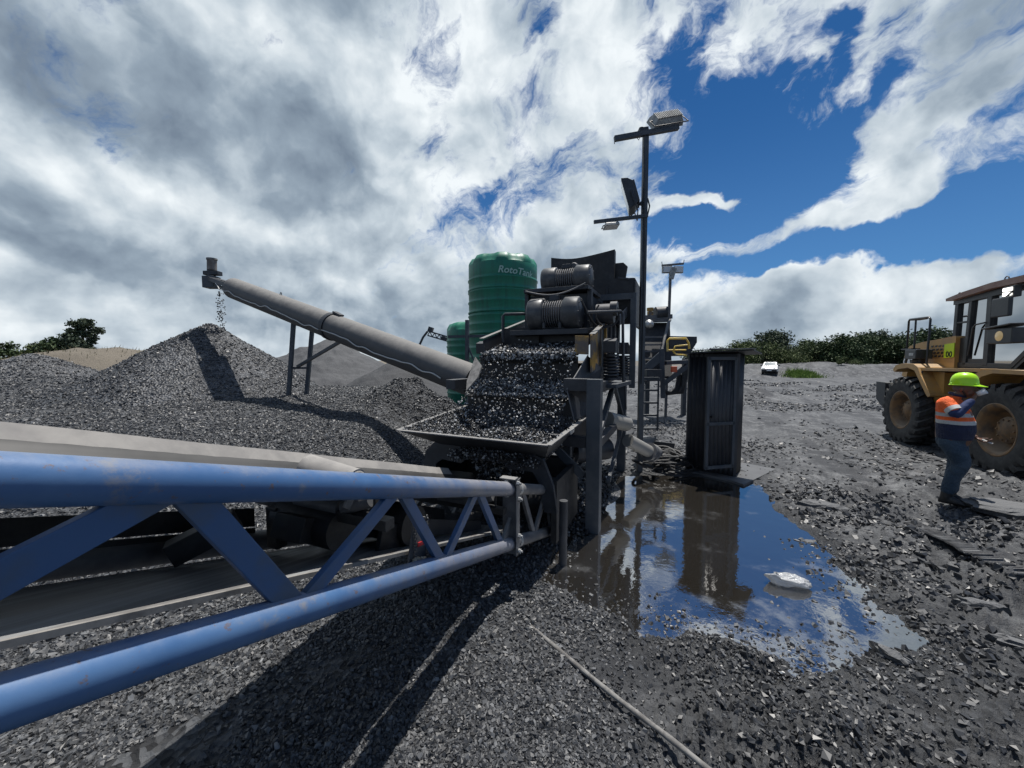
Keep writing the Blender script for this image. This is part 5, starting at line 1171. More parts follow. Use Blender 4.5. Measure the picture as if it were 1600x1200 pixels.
# front half (its far end runs out of the picture)
lp([(2.3, 1.70), (2.45, 1.78), (2.75, 1.80), (3.6, 1.78), (3.72, 1.70), (3.72, 1.64), (3.4, 1.72), (2.7, 1.73), (2.45, 1.66), (2.28, 1.5), (2.22, 1.5)], -.0, .56, 'fender', M_cat, .012)
lp([(2.35, 1.55), (2.42, 2.22), (2.62, 2.42), (2.9, 2.4), (3.6, 1.6), (3.6, .55), (2.2, .55), (2.0, .9)], .80, .95, 'front_frame', M_cat, .02)
lp([(2.35, 1.55), (2.42, 2.22), (2.62, 2.42), (2.9, 2.4), (3.6, 1.6), (3.6, .55), (2.2, .55), (2.0, .9)], 1.60, 1.75, 'front_frame', M_cat, .02)
for w in (.97, 1.48): lp([(2.55, 2.05), (2.65, 2.3), (3.3, 2.0), (4.6, .55), (4.5, .35), (4.3, .4), (3.2, 1.65)], w, w+.1, 'lift_arm', M_cat, .02)
MB().tube([V(2.2, .85, 2.2), V(2.3, .8, 2.28), V(2.5, .8, 2.0), V(2.6, .85, 1.8)], .03, 8).tube([V(2.15, .9, 2.1), V(2.35, .85, 2.2), V(2.55, .85, 1.9)], .02, 8).build('hydraulic_hose', M_black, wl_)
bp = [(4.4, .12), (4.35, .9), (4.75, 1.15), (4.8, 1.1), (4.45, .85), (4.5, .2), (5.5, .12), (5.5, .08), (4.5, .06)]
lp(bp, .0, 2.5, 'bucket', M_greys, .01)

# ------------------------------------------------------------ people
M_skin = mat('dark_skin', (.13, .062, .038), .5); M_boot = mat('black_boot', (.012, .012, .013), .55, noise=(12, (.04, .038, .036), .4, .7))
M_denim = mat('denim', (.022, .045, .075), .8, noise=(7, (.045, .075, .11), .4, .65), bump=(16, 1.0, .05))
def loft(secs, n=18, mb=None):
    """secs: (centre, half-width vector, half-depth vector)"""
    mb = mb or MB(); vs = []
    for c, a, b in secs:
        for k in range(n):
            t = 2*math.pi*k/n; vs.append(c+a*math.cos(t)+b*math.sin(t))
    m = len(secs)
    mb.add(vs, [(i*n+k, i*n+(k+1) % n, (i+1)*n+(k+1) % n, (i+1)*n+k) for i in range(m-1) for k in range(n)]+[tuple(reversed(range(n))), tuple(range((m-1)*n, m*n))], True); return mb
def limb(mb, pts, radii, n=14):
    """smooth tapering limb through joints with rounded ends"""
    P_ = [Vector(p) for p in pts]; out = []; rr = []
    for i in range(len(P_)-1):
        for k in range(6):
            t = k/6; a = P_[max(i-1, 0)]; b = P_[i]; c = P_[i+1]; d = P_[min(i+2, len(P_)-1)]
            out.append(.5*((2*b)+(c-a)*t+(2*a-5*b+4*c-d)*t*t+(3*b-a-3*c+d)*t**3)); rr.append(radii[i]*(1-t)+radii[i+1]*t)
    out.append(P_[-1]); rr.append(radii[-1])
    d0 = (out[0]-out[1]).normalized(); d1 = (out[-1]-out[-2]).normalized()
    out = [out[0]+d0*rr[0]*.8, out[0]+d0*rr[0]*.5]+out+[out[-1]+d1*rr[-1]*.5, out[-1]+d1*rr[-1]*.8]; rr = [rr[0]*.4, rr[0]*.82]+rr+[rr[-1]*.82, rr[-1]*.4]
    return mb.tube(out, rr, n)
def fuse(o, vox, sub=0, sm_it=4):
    r = o.modifiers.new('fuse', 'REMESH'); r.mode = 'VOXEL'; r.voxel_size = vox; r.use_smooth_shade = True
    if sm_it: s = o.modifiers.new('smooth', 'SMOOTH'); s.iterations = sm_it; s.factor = .5
    return o
def ellipsoid(mb, c, ax, ay, az, n=20):
    vs = []; m = 12
    for i in range(m+1):
        ph = math.pi*i/m-math.pi/2
        for k in range(n): t = 2*math.pi*k/n; vs.append(c+ax*math.cos(ph)*math.cos(t)+ay*math.cos(ph)*math.sin(t)+az*math.sin(ph))
    mb.add(vs, [(i*n+k, i*n+(k+1) % n, (i+1)*n+(k+1) % n, (i+1)*n+k) for i in range(m) for k in range(n)], True); return mb
FT = PZ(1482, 784, .02); vd = Vector((FT.x, FT.y, 0)).normalized()
lat = Vector((vd.y, -vd.x, 0))            # to the right in the picture = the way he faces
def PL(px, py, o=0.0):
    d = ray(px, py); q = FT+vd*o; t = ((q-Vector((0,0,CAMH))).dot(vd))/d.dot(vd); return Vector((0,0,CAMH))+d*t
worker = thing('person', 'worker in lime helmet and orange and navy work shirt raising a cup to the face', 'person', (FT.x, FT.y, 0))
f_ = (lat*.97-vd*.24).normalized(); s_ = Vector((-f_.y, f_.x, 0))   # forward and left
Z = Vector((0,0,1))
hd = PL(1507, 607, 0)
body = MB()
ellipsoid(body, hd+f_*.005+Z*.02, f_*.098, s_*.076, Z*.112); ellipsoid(body, hd+f_*.045-Z*.055, f_*.060, s_*.055, Z*.062)
ellipsoid(body, hd+f_*.105-Z*.012, f_*.020, s_*.016, Z*.026)                       # nose
ellipsoid(body, hd+f_*.098-Z*.062, f_*.016, s_*.027, Z*.013); ellipsoid(body, hd+f_*.088+Z*.030, f_*.018, s_*.05, Z*.012)
for sg_ in (-1, 1): ellipsoid(body, hd-f_*.005+s_*sg_*.078-Z*.005, f_*.020, s_*.010, Z*.033)
limb(body, [hd-f_*.02-Z*.05, hd-f_*.055-Z*.15], [.058, .068])
ch = PL(1490, 648, 0); pel = PL(1490, 684, 0)
limb(body, [ch+Z*.12-f_*.03, ch, pel], [.10, .17, .17], 18)
shR = PL(1479, 629, -.17); elR = PL(1495, 646, -.27); wrR = PL(1519, 625, -.14)
shL = PL(1483, 629, .17); elL = PL(1497, 668, .24); wrL = PL(1524, 683, .12)
limb(body, [shR, elR, wrR], [.055, .042, .030]); limb(body, [shL, elL, wrL], [.055, .042, .030])
kR = PL(1501, 724, -.08); aR = PL(1481, 767, -.06); kL = PL(1495, 724, .10); aL = PL(1486, 765, .10)
limb(body, [pel-s_*.09, kR, aR], [.11, .065, .045]); limb(body, [pel+s_*.09, kL, aL], [.11, .065, .045])
def hand(mb, wr, dirv, palmn, curl, sc=1.0):
    dirv = dirv.normalized(); palmn = (palmn-dirv*palmn.dot(dirv)).normalized(); sd = dirv.cross(palmn)
    pc = wr+dirv*.055*sc; ellipsoid(mb, pc, dirv*.052*sc, sd*.042*sc, palmn*.018*sc)
    for i, (o, ln) in enumerate(((-.032, .078), (-.011, .086), (.011, .082), (.031, .066))):
        a = wr+dirv*.088*sc+sd*o*sc; c1 = R(curl); b = a+(dirv*math.cos(c1)+palmn*math.sin(c1))*ln*.45*sc; c2 = R(curl*1.9); c = b+(dirv*math.cos(c2)+palmn*math.sin(c2))*ln*.33*sc; c3 = R(curl*2.6); d = c+(dirv*math.cos(c3)+palmn*math.sin(c3))*ln*.25*sc
        limb(mb, [a, b, c, d], [.0098, .0092, .0085, .0075], 8)
    a = wr+dirv*.03*sc-sd*.038*sc; limb(mb, [a, a+(-sd*.6+dirv*.6+palmn*.35)*.035, a+(-sd*.5+dirv*1.0+palmn*.8)*.055], [.012, .0105, .009], 8)
hp_ = (hd+f_*.115-Z*.075-s_*.03)
hand(body, wrR, hp_-wrR, (s_*.6+f_*-.2+Z*.5), 34)
hand(body, wrL, f_*.8-Z*.5, Z, 40)
wb = fuse(body.build('body', M_skin, worker), .0065, sm_it=2)
# cup held to the mouth, papers in the lowered hand
cup = MB().lathe(hp_+Z*.01+f_*.005, [(.0, 0), (.030, 0), (.036, .085), (.033, .085), (.028, .006), (0, .006)], 20, axis=(Z*.5+f_*.75)); tag(fixn(cup.build('cup', mat('white_plastic', (.7, .7, .7), .4))), 'white cup held to the worker\'s mouth', 'cup')
c = wrL+f_*.11-Z*.04; tag(MB().beam(c-f_*.05+Z*.02, c+f_*.04-Z*.02, .06, .010).build('phone', mat('pale_phone', (.45, .44, .42), .3), bevel=.003), 'pale phone held flat in the worker\'s lowered hand', 'phone')
# helmet
def helm(name, c, f, s, m, parent, k=1.0):
    mb = MB(); n = 36; vs = []
    prof = [(1.0, .0), (.99, .035), (.94, .075), (.84, .108), (.66, .134), (.42, .149), (.18, .154), (.001, .155)]
    for r, h in prof:
        for i in range(n):
            t = 2*math.pi*i/n; rd = 1+.03*math.exp(-((math.sin(t))/.25)**2)*(h > .09)
            vs.append(c+f*math.cos(t)*.132*r*k+s*math.sin(t)*.108*r*k+Z*(h*rd)*k)
    mb.add(vs, [(i*n+j, i*n+(j+1) % n, (i+1)*n+(j+1) % n, (i+1)*n+j) for i in range(len(prof)-1) for j in range(n)], True)
    vs = []
    for r, h in ((.97, .004), (1.07, -.006), (1.08, -.012), (.96, -.004)):
        for i in range(n):
            t = 2*math.pi*i/n; q = max(math.cos(t), 0)**2*.065*(r > 1)
            vs.append(c+f*(math.cos(t)*.132*r*k+q)+s*math.sin(t)*.108*r*k+Z*(h-.25*q)*k)
    mb.add(vs, [(i*n+j, i*n+(j+1) % n, (i+1)*n+(j+1) % n, (i+1)*n+j) for i in range(3) for j in range(n)], True)
    for t in (-.6, .6, -1.57, -2.4): ellipsoid(mb, c+f*math.cos(t)*.134+s*math.sin(t)*.110+Z*.012, f*.012, s*.008, Z*.008, 8)
    o = fixn(mb.build(name, m, parent)); return o
ff = (f_*.985-Z*.12).normalized()
helm('helmet', hd+Z*.055-f_*.005, f_, s_, mat('lime_helmet', (.42, .78, .015), .3), worker)
MB().pipe(hd-s_*.079-Z*.03, hd-s_*.05+f_*.03-Z*.1, .006, n=6).build('chin_strap', M_black, worker)
hb_ = MB(); ellipsoid(hb_, hd-f_*.02+Z*.01, f_*.088, s_*.079, Z*.075); hb_.build('hair', mat('grey_hair', (.10, .09, .085), .9), worker)
# shirt: orange yoke, reflective bands, navy below and navy forearms
def shirt_extra(b, co, cs):
    g = N('ShaderNodeNewGeometry'); s3 = N('ShaderNodeSeparateXYZ'); L(g.outputs['Position'], s3.inputs[0]); z = s3.outputs['Z']
    z0 = PL(1490, 657).z
    nz = noise_(g.outputs['Position'], 5, 4, .6); z = math_('ADD', z, math_('MULTIPLY', math_('SUBTRACT', nz.outputs[0], .5), .02))
    def step(v, a): return maprange(v, a-.002, a+.002, 0, 1, False)
    c = mixc(step(z, z0-.035), (.010, .016, .05), (.50, .51, .50)); c = mixc(step(z, z0+.015), c, (.85, .13, .02))
    c = mixc(step(z, z0+.065), c, (.42, .43, .43)); c = mixc(step(z, z0+.115), c, (.85, .13, .02))
    # forearm distance mask (the sleeve below the elbow)
    L(c, b.inputs['Base Color'])
M_shirt = mat('work_shirt', (.8, .15, .03), .75, extra=shirt_extra, bump=(15, 1.0, .045))
t1_ = PL(1486, 624); t2_ = PL(1489, 640); t3_ = PL(1491, 658); t4_ = PL(1491, 672); t5_ = PL(1491, 685)
mb = MB()
def sec(c, a, b): return (c, f_*a, s_*b)
loft([sec(hd-f_*.06-Z*.105, .07, .08), sec(t1_+Z*.012, .095, .15), sec(t1_-Z*.035, .130, .205), sec(t2_, .155, .215), sec(t3_+f_*.012, .180, .215), sec(t4_+f_*.012, .182, .215), sec(t5_, .165, .205)], 28, mb)
limb(mb, [shR, shR.lerp(elR, .5), elR.lerp(shR, .22)], [.080, .078, .072])
limb(mb, [shL, elL, elL.lerp(wrL, .3)], [.09, .074, .062])
sh1 = fuse(mb.build('shirt', M_shirt, worker), .010, sm_it=3)
mb = MB(); limb(mb, [elR.lerp(shR, .18), elR, wrR.lerp(elR, .1)], [.064, .060, .043])
fuse(mb.build('sleeve', mat('navy_cloth', (.012, .024, .085), .8, bump=(14, .6, .02), noise=(9, (.02, .04, .12), .4, .6)), sh1), .008, sm_it=2)
cb = elR.lerp(shR, .30); dv = (shR-elR).normalized(); mb = MB(); mb.pipe(cb-dv*.028, cb+dv*.028, .080, .081, n=24, smooth=True); mb.build('reflective_band', mat('reflective_tape', (.5, .51, .50), .4), sh1)
mb = MB(); mb.tube([hd-f_*.055-Z*.10+f_*.075*math.cos(t)+s_*.078*math.sin(t)+Z*(.012-.02*math.cos(t)) for t in np.linspace(0, 2*math.pi, 20)], .015, 8); mb.build('collar', mat('navy_collar', (.012, .02, .06), .8), sh1)
# trousers
mb = MB()
loft([sec(t5_+Z*.02, .158, .195), sec(pel-Z*.03-f_*.01, .158, .195), sec(pel-Z*.10-f_*.01, .14, .19)], 26, mb)
for sg_, k, a in ((-1, kR, aR), (1, kL, aL)):
    limb(mb, [pel+s_*sg_*.095-Z*.05-f_*.01, (pel+s_*sg_*.1).lerp(k, .5)-f_*.0, k, k.lerp(a, .5)-f_*.012, a+Z*.01], [.118, .112, .092, .080, .074], 18)
fuse(mb.build('trousers', M_denim, worker), .010, sm_it=3)
for sg_, a in ((-1, aR), (1, aL)):
    mb = MB(); g0 = Vector((a.x, a.y, 0)); 
    zb = .02
    limb(mb, [a+Z*.03, Vector((a.x, a.y, .10))-f_*.01], [.062, .062], 14)
    loft([(Vector((a.x, a.y, .03))-f_*.085, Z*.025, s_*.02), (Vector((a.x, a.y, .055))-f_*.07, Z*.05, s_*.038), (Vector((a.x, a.y, .07))+f_*.0, Z*.065, s_*.046), (Vector((a.x, a.y, .055))+f_*.09, Z*.048, s_*.05), (Vector((a.x, a.y, .043))+f_*.16, Z*.034, s_*.046), (Vector((a.x, a.y, .035))+f_*.20, Z*.02, s_*.022)], 16, mb)
    fuse(mb.build('boot', M_boot, worker), .008, sm_it=2)

# machine operator inside the cab
op = thing('person', 'driver in a lime vest sitting in the loader cab, arm reaching forward', 'person', (0, 0, 0), absolute=True)
mw = Matrix.Translation((RH.x, RH.y, 0)) @ Matrix.Rotation(math.atan2(LD.y, LD.x), 4, 'Z')
op.location = mw @ V(1.7, 1.35, 2.25)
def G(l, w, z): return mw @ V(l, w, z)
mb = MB(); c = G(1.84, 1.32, 2.98); lf = LD; ls = Vector((-lf.y, lf.x, 0))
ellipsoid(mb, c, lf*.095, ls*.075, Z*.115); ellipsoid(mb, c+lf*.1-Z*.01, lf*.02, ls*.016, Z*.025); limb(mb, [c-Z*.08, G(1.78, 1.32, 2.76)], [.055, .07]); limb(mb, [G(1.78, 1.32, 2.72), G(1.74, 1.32, 2.3)], [.15, .17])
limb(mb, [G(1.8, 1.12, 2.70), G(1.98, 1.06, 2.50), G(2.2, 1.16, 2.60)], [.06, .048, .034]); limb(mb, [G(1.8, 1.52, 2.70), G(1.96, 1.58, 2.5), G(2.2, 1.5, 2.6)], [.06, .048, .034])
limb(mb, [G(1.7, 1.22, 2.28), G(2.1, 1.2, 2.32), G(2.2, 1.2, 1.98)], [.10, .075, .05]); limb(mb, [G(1.7, 1.42, 2.28), G(2.1, 1.44, 2.32), G(2.2, 1.44, 1.98)], [.10, .075, .05])
hand(mb, G(2.2, 1.16, 2.60), lf, -Z, 40); hand(mb, G(2.2, 1.5, 2.60), lf, -Z, 40)
fuse(mb.build('body', M_skin, op), .009, sm_it=2)
mb = MB(); limb(mb, [G(1.78, 1.32, 2.68), G(1.77, 1.32, 2.5), G(1.74, 1.32, 2.32)], [.18, .20, .20], 20); fuse(mb.build('vest', mat('lime_vest', (.30, .62, .04), .7), op), .012, sm_it=3)
mb = MB(); limb(mb, [G(1.8, 1.12, 2.70), G(1.98, 1.06, 2.50), G(2.12, 1.13, 2.57)], [.075, .062, .045]); limb(mb, [G(1.8, 1.52, 2.70), G(1.96, 1.58, 2.5), G(2.12, 1.51, 2.57)], [.075, .062, .045]); mb.build('sleeves', mat('dark_sleeve', (.012, .014, .02), .8), op)

# ------------------------------------------------------------ white pickup far down the yard
CP = PZ(1203, 589, .0)
car = thing('parked_car', 'small white car facing the camera on the far side of the yard', 'car', (CP.x, CP.y, float(Hg(np.array([CP.x]), np.array([CP.y]))[0])), math.atan2(-.80, -.60), absolute=False); car.scale = (.9, .9, .9)
M_cw = mat('white_car_paint', (.72, .72, .71), .25); M_cg = mat('car_glass', (.10, .13, .14), .08, spec=1); M_ck = mat('black_plastic', (.015, .015, .016), .5)
def cp(poly, w0, w1, name, m, bev=.04, par_=None):
    mb = MB(); mb.prism(poly, lambda u, v, t: V(u, t, v), w0, w1); return fixn(mb.build(name, m, par_ or car, bevel=bev))
cp([(-2.1, .35), (-2.15, .95), (-2.0, 1.02), (.95, 1.0), (1.75, .86), (2.08, .72), (2.12, .35)], -.84, .84, 'body', M_cw, .08)
cb_ = MB(); lo = [(-1.95, .99), (.95, .99)]; 
vs = []
for (l, w, z) in ((-1.98, .80, 1.0), (1.0, .80, 1.0), (.25, .66, 1.52), (-1.7, .66, 1.52)):
    vs += [V(l, w, z), V(l, -w, z)]
cb_.add(vs, [(0,2,4,6), (1,7,5,3), (2,3,5,4), (4,5,7,6), (6,7,1,0)]); fixn(cb_.build('cabin', M_cw, car, bevel=.05))
mb = MB(); mb.plate([V(.94, .70, 1.05), V(.94, -.70, 1.05), V(.33, -.58, 1.47), V(.33, .58, 1.47)], .03); mb.build('windscreen', M_cg, car)
for s in (-1, 1): MB().plate([V(.72, s*.785, 1.06), V(-1.6, s*.785, 1.06), V(-1.45, s*.69, 1.44), V(.20, s*.69, 1.44)], .02).build('side_window', M_cg, car)
bpr = MB().box((2.02, -.80, .33), (2.18, .80, .60)).build('bumper', M_ck, car, bevel=.03); MB().box((2.182, -.26, .42), (2.19, .26, .54)).build('number_plate', M_wl, bpr)
for s in (-1, 1): MB().plate([V(2.10, s*.78, .64), V(2.12, s*.45, .63), V(2.02, s*.45, .77), V(1.92, s*.80, .80)], .04).build('headlight', mat('car_lamp', (.5, .52, .52), .1), car)
for l in (-1.35, 1.35):
    for s in (-1, 1):
        w = MB().lathe(V(l, s*.72, .32), [(.2, -.1), (.31, -.1), (.32, 0), (.31, .12), (.2, .12)], 28, axis=(0, s, 0)); w = fixn(w.build('wheel', M_ck, car)); fixn(MB().lathe(V(l, s*.72, .32), [(.21, .115), (.15, .09), (.001, .1)], 20, axis=(0, s, 0)).build('rim', M_lampg, w))
for s in (-1, 1): MB().box((.72, s*.95-.09, 1.02), (.82, s*.95+.09, 1.16)).build('mirror', M_ck, car, bevel=.02)

# ------------------------------------------------------------ small things on the ground
p0, p1 = PZ(829, 979, .09), PZ(1100, 1200, .075); e = (p1-p0).normalized()
mb = MB(); mb.tube([p0+e*t+Vector((0, 0, .004*math.sin(t*7)))+Vector((e.y, -e.x, 0))*.006*math.sin(t*4) for t in np.linspace(0, (p1-p0).length+.15, 26)], [.0145+.001*math.sin(i*1.7) for i in range(26)], 12)
tag(mb.build('stick', mat('muddy_pole', (.20, .195, .185), .8, noise=(14, (.11, .105, .10), .4, .62), bump=(40, .5, .004)), None), 'long thin mud caked pole lying across the gravel', 'pole')
# crumpled clear plastic bag afloat in the puddle
bc = PZ(1232, 915, .0); n1, n2 = 26, 40; mb = MB(); vs = []
for i in range(n1):
    ph = -math.pi/2+math.pi*i/(n1-1)
    for j in range(n2):
        t = 2*math.pi*j/n2; x_, y_, z_ = math.cos(ph)*math.cos(t), math.cos(ph)*math.sin(t), math.sin(ph)
        k = 1+.40*float(fbm(np.array(x_*2.6+z_*1.5+5), np.array(y_*2.6+z_*1.7), 4, 303))
        taper = 1-.45*max(0, -x_)
        vs.append(bc+Vector((.155*x_*k, 0, 0))*1.0+Vector((math.cos(-.55)*0, 0, 0))+Vector((.0, .07*y_*k*taper*1.15-.045*x_, .045+.045*z_*k*(1.0+.6*(x_ < -.5)))))
mb.add(vs, [(i*n2+j, i*n2+(j+1) % n2, (i+1)*n2+(j+1) % n2, (i+1)*n2+j) for i in range(n1-1) for j in range(n2)], True)
M_bag = mat('clear_plastic_film', (.62, .63, .64), .18, spec=.8, bump=(30, .9, .02)); M_bag.node_tree.nodes['Principled BSDF'].inputs['Transmission Weight'].default_value = .45
tag(fixn(mb.build('plastic_bag', M_bag)), 'crumpled clear plastic bag floating in the puddle', 'plastic bag')
# ribbed strip of screen rubber trodden into the mud
q0, q1 = PZ(1425, 838, .04), PZ(1612, 926, .04); dv = (q1-q0); ln = dv.length; dv.normalize(); sd = Vector((-dv.y, dv.x, 0)); mb = MB(); nn = 110
def sz_(t):
    a_ = np.linspace(max(t-.35, 0), t+.35, 9); return float(np.max(Hg(q0.x+dv.x*a_, q0.y+dv.y*a_)))*.6+float(np.mean(Hg(q0.x+dv.x*a_, q0.y+dv.y*a_)))*.4
cs3 = []
for i in range(nn):
    c = q0+dv*(ln*i/nn)+sd*.03*math.sin(i*.05); c.z = sz_(ln*i/nn)+.012; cs3.append(c)
    mb.beam(c-sd*.085, c+sd*.085, ln/nn*.5, .014)
vs = []
for c in cs3: vs += [c-sd*.09, c+sd*.09, c+sd*.09-Vector((0,0,.01)), c-sd*.09-Vector((0,0,.01))]
mb.add(vs, [(i*4+j, i*4+(j+1) % 4, (i+1)*4+(j+1) % 4, (i+1)*4+j) for i in range(nn-1) for j in range(4)])
tag(mb.build('rubber_strip', mat('muddy_rubber', (.05, .05, .052), .7, noise=(7, (.12, .122, .125), .4, .62))), 'ribbed grey rubber strip pressed into the mud on the right', 'rubber strip')

# ------------------------------------------------------------ trees and shrubs
M_bark = mat('bark', (.06, .045, .032), .9)
def leaf_mat(name, a, b_):
    def ex(b, co, cs):
        at = N('ShaderNodeAttribute', attribute_name='tone'); L(mixc(at.outputs['Fac'], a, b_), b.inputs['Base Color'])
    return mat(name, a, .7, spec=.3, extra=ex)
M_leaf = leaf_mat('dark_foliage', (.020, .040, .018), (.080, .115, .042)); M_leaf2 = leaf_mat('light_foliage', (.035, .055, .018), (.10, .13, .04)); M_gum = leaf_mat('grey_green_foliage', (.026, .042, .028), (.080, .105, .060))
def crown_mesh(name, blobs, nleaf, ls, m, seed, parent=None):
    rg = np.random.default_rng(seed); pts = []; tone = []
    for (cx, cy, cz, r, rz_) in blobs:
        k = int(nleaf*r*r/sum(b[3]**2 for b in blobs)); u = rg.normal(0, 1, (k, 3)); u /= np.linalg.norm(u, axis=1)[:, None]
        rr = r*np.clip(np.abs(rg.normal(.72, .30, k)), 0, 1.15)*(1+.25*np.sin(u[:, 0]*5+cx)*np.cos(u[:, 1]*4+cz)); pp = u*rr[:, None]; pp[:, 2] *= rz_/r; pp += (cx, cy, cz); pts.append(pp); tone.append(np.clip(rg.normal(.42, .22, k)+rg.uniform(-.15, .15), 0, 1))
    pts = np.concatenate(pts); tone = np.concatenate(tone); n = len(pts); s = ls*rg.uniform(.6, 1.4, n)
    a = rg.normal(0, 1, (n, 3)); a /= np.linalg.norm(a, axis=1)[:, None]; b = np.cross(a, rg.normal(0, 1, (n, 3))); b /= np.linalg.norm(b, axis=1)[:, None]; c = np.cross(a, b)
    q = np.stack([pts-b*s[:, None], pts+c*s[:, None]*.55, pts+b*s[:, None], pts-c*s[:, None]*.55], 1).reshape(-1, 3)
    o = npmesh(name, q, np.arange(n*4).reshape(-1, 4), m, False); attr(o, 'tone', np.repeat(tone, 4))
    if parent: o.parent = parent
    return o
def tree(name, label, x, y, h, w, kind, seed, group, z0=None):
    rg = random.Random(seed); z = float(Hg(np.array([x]), np.array([y]))[0]) if z0 is None else z0
    t = thing(name, label, 'tree' if name != 'bush' else 'bush', (x, y, z-.1), absolute=False, group=group)
    mb = MB(); lean = rg.uniform(-.05, .05)*h
    mb.tube([V(0, 0, -.2), V(lean*.3, 0, h*.25), V(lean, .02*h, h*.6), V(lean*1.2, 0, h*.85)], [.035*h*.7, .026*h*.7, .015*h*.7, .004*h], 8)
    blobs = []; nb = (rg.randint(12, 16) if name != 'bush' else rg.randint(8, 11))+(10 if kind == 'gum' else 0)
    for k in range(nb):
        a = k*2.4+rg.uniform(-.5, .5); f = (k+.5)/nb
        if kind == 'pine': zc = h*(.16+.72*f); rr = w*.5*(1-.62*f)*rg.uniform(.35, 1.0); br_ = w*(.30-.18*f)*rg.uniform(.8, 1.3)
        elif kind == 'gum': zc = h*(.28+.68*f); rr = w*.48*rg.uniform(.15, 1)*math.sin(math.pi*(.12+.8*f))**.6; br_ = w*rg.uniform(.13, .21)
        else: zc = h*rg.uniform(.25, .80); rr = w*.42*rg.uniform(0, 1); br_ = w*rg.uniform(.18, .30)
        cx, cy = rr*math.cos(a)+lean, rr*math.sin(a)
        blobs.append((cx, cy, zc, br_, br_*rg.uniform(.55, .8)))
        mb.tube([V(lean*.6, 0, zc*.65), V(cx*.5, cy*.5, zc*.85), V(cx, cy, zc)], [.008*h, .005*h, .002*h], 5)
    mb.build('trunk', M_bark, t)
    m = {'pine': M_leaf, 'round': M_leaf, 'gum': M_gum, 'light': M_leaf2}[kind]
    crown_mesh('crown', blobs, 6500 if name != 'bush' else 1800, h*.026 if name != 'bush' else h*.05, m, seed, t); return t
# (px of the crown centre, py of the top, distance, width in px, kind, label)
tr_ = [
 (1082, 547, 72, 30, 'round', 'round tree just left of the shed roof, lowest of the treeline'),
 (1100, 549, 70, 22, 'round', 'small round tree directly above the shed roof'),
 (1146, 533, 60, 52, 'light', 'light green tree just right of the shed roof'),
 (1176, 533, 70, 40, 'round', 'dark tree filling the gap before the tall crown above the white car'),
 (1208, 524, 64, 44, 'gum', 'tall uneven tree above and right of the white car'),
 (1232, 536, 58, 46, 'light', 'broad mid green tree right of the white car'),
 (1262, 532, 66, 36, 'pine', 'pointed dark tree, first of the dark group beyond the grassy bank'),
 (1286, 530, 62, 40, 'round', 'rounded dark tree above the grassy patch of the bank'),
 (1318, 524, 60, 44, 'pine', 'tallest dark conifer in the middle of the treeline'),
 (1345, 524, 62, 46, 'round', 'dense dark tree right of the tallest conifer'),
 (1370, 526, 66, 36, 'gum', 'ragged tree with gaps of sky left of the loader'),
 (1396, 526, 60, 40, 'pine', 'dark conifer close to the rear of the loader'),
 (1424, 532, 64, 44, 'round', 'dark tree partly behind the loader grab rails'),
 (1455, 514, 56, 62, 'round', 'high round tree behind the loader hood'),
 (1128, 545, 68, 36, 'round', 'dark low tree close above the right end of the shed roof'),
 (1192, 530, 74, 44, 'round', 'dark tree between the tall uneven tree and the shed, set back'),
 (1500, 525, 60, 60, 'round', 'dark tree hidden mostly behind the loader cab')]
for i, (px, py, Y, wpx, kd, lb) in enumerate(tr_):
    c = P(px, 575, Y); zt_ = P(px, py, Y).z; zb_ = float(Hg(np.array([c.x]), np.array([c.y]))[0]); tree('tree', lb, c.x, c.y, (zt_-zb_)*1.12, wpx/600*Y*1.5, kd, 40+i, 'treeline beyond the yard')
for i, (px, py, Y, wpx, lb) in enumerate([(1314, 556, 49, 14, 'small light shrub on the bank below the tallest conifer'), (1337, 562, 49, 22, 'low yellow green shrub on the bank beside the small light one')]):
    c = P(px, 575, Y); zb_ = float(Hg(np.array([c.x]), np.array([c.y]))[0]); tree('bush', lb, c.x, c.y, P(px, py, Y).z-zb_+.1, wpx/600*Y, 'light', 80+i, 'shrubs on the bank')
def onb(px, Y): c = P(px, 560, Y); return c.x, c.y, float(Hg(np.array([c.x]), np.array([c.y]))[0])
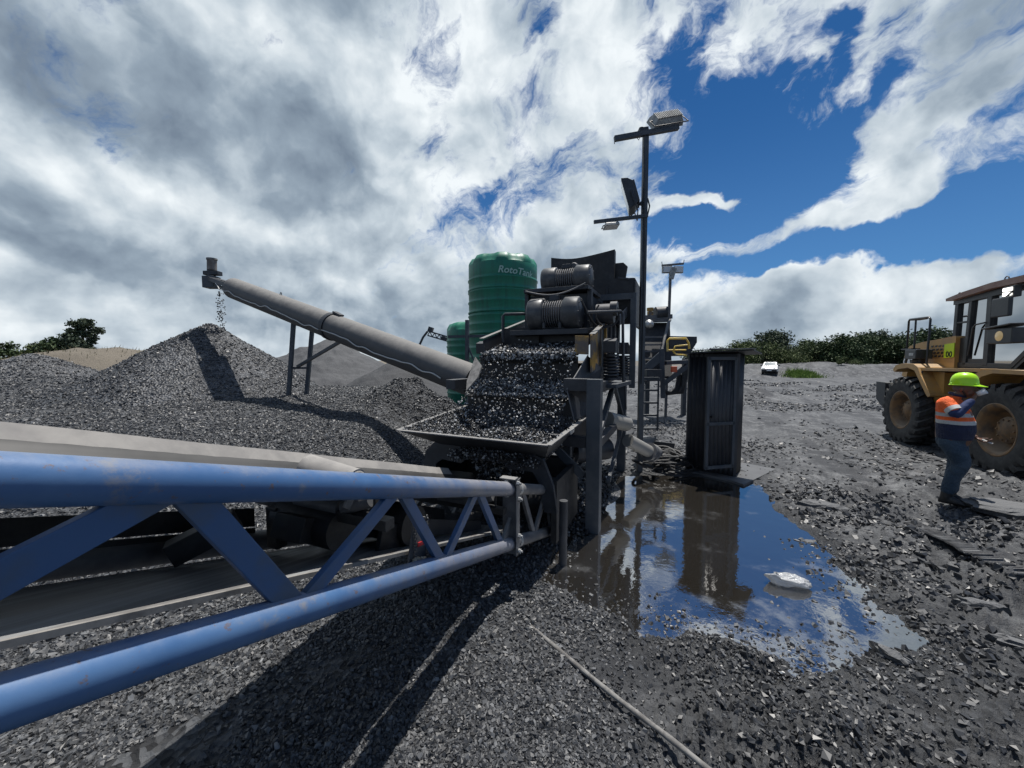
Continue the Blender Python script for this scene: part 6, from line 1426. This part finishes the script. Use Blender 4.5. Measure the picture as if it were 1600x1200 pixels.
for i, (nm, px, py, Y, wpx, kd, lb) in enumerate([
  ('tree', 131, 498, 30, 40, 'gum', 'lone open crowned tree standing on the left rise'),
  ('bush', 92, 520, 29, 58, 'round', 'wide dark bush beside the lone tree on the left rise'),
  ('bush', 58, 533, 30, 28, 'light', 'lighter bush at the left end of the dark bush'),
  ('bush', 8, 528, 31, 34, 'round', 'dark bush cut by the left edge of the picture'),
  ('bush', 118, 527, 28, 26, 'gum', 'small grey bush under the lone tree'),
  ('bush', 385, 541, 34, 30, 'round', 'dark bush peeping over the right shoulder of the tall coal heap')]):
    x_, y_, z_ = onb(px, Y); tree(nm, lb, x_, y_, P(px, py, Y).z-z_+.1, wpx/600*Y*1.1, kd, 120+i, None)
# grass: patch on the bank and the rough field beyond
def grass(label, fn, n, h, m, seed):
    rg = np.random.default_rng(seed); x, y = fn(rg, n); z = Hg(x, y); a = rg.uniform(0, 6.28, n); hh = h*rg.uniform(.4, 1.3, n); lx = rg.normal(0, .35, n)*hh; ly = rg.normal(0, .35, n)*hh; w = hh*.10
    q = np.stack([np.stack([x-np.cos(a)*w, y-np.sin(a)*w, z-.02], -1), np.stack([x+np.cos(a)*w, y+np.sin(a)*w, z-.02], -1), np.stack([x+lx, y+ly, z+hh], -1)], 1).reshape(-1, 3)
    o = npmesh('grass', q, np.arange(n*3).reshape(-1, 3), m, False); attr(o, 'tone', np.repeat(rg.uniform(0, 1, n), 3)); tag(o, label, kind='stuff')
M_grass = leaf_mat('bright_grass', (.09, .15, .03), (.20, .28, .06)); M_dry = leaf_mat('dry_grass', (.10, .10, .05), (.22, .20, .11))
gp0 = P(1253, 583, 43)
grass('bright green grass patch on the slope of the rock bank', lambda rg, n: (gp0.x+rg.normal(0, .7, n)+np.linspace(-.5, 1.4, n), gp0.y+rg.normal(0, .5, n)+np.linspace(-.6, 1.6, n)), 5000, .35, M_grass, 1)
gl = P(120, 545, 27)
grass('sparse dry grass over the soil rise on the left', lambda rg, n: (gl.x+rg.normal(0, 7, n), gl.y+rg.normal(0, 3.5, n)), 2200, .20, M_dry, 2)
gm_ = P(428, 570, 60)
grass('pale green field edge beyond the tall coal heap', lambda rg, n: (gm_.x+rg.uniform(-9, 9, n), gm_.y+rg.uniform(-6, 10, n)), 9000, 1.3, M_dry, 3)
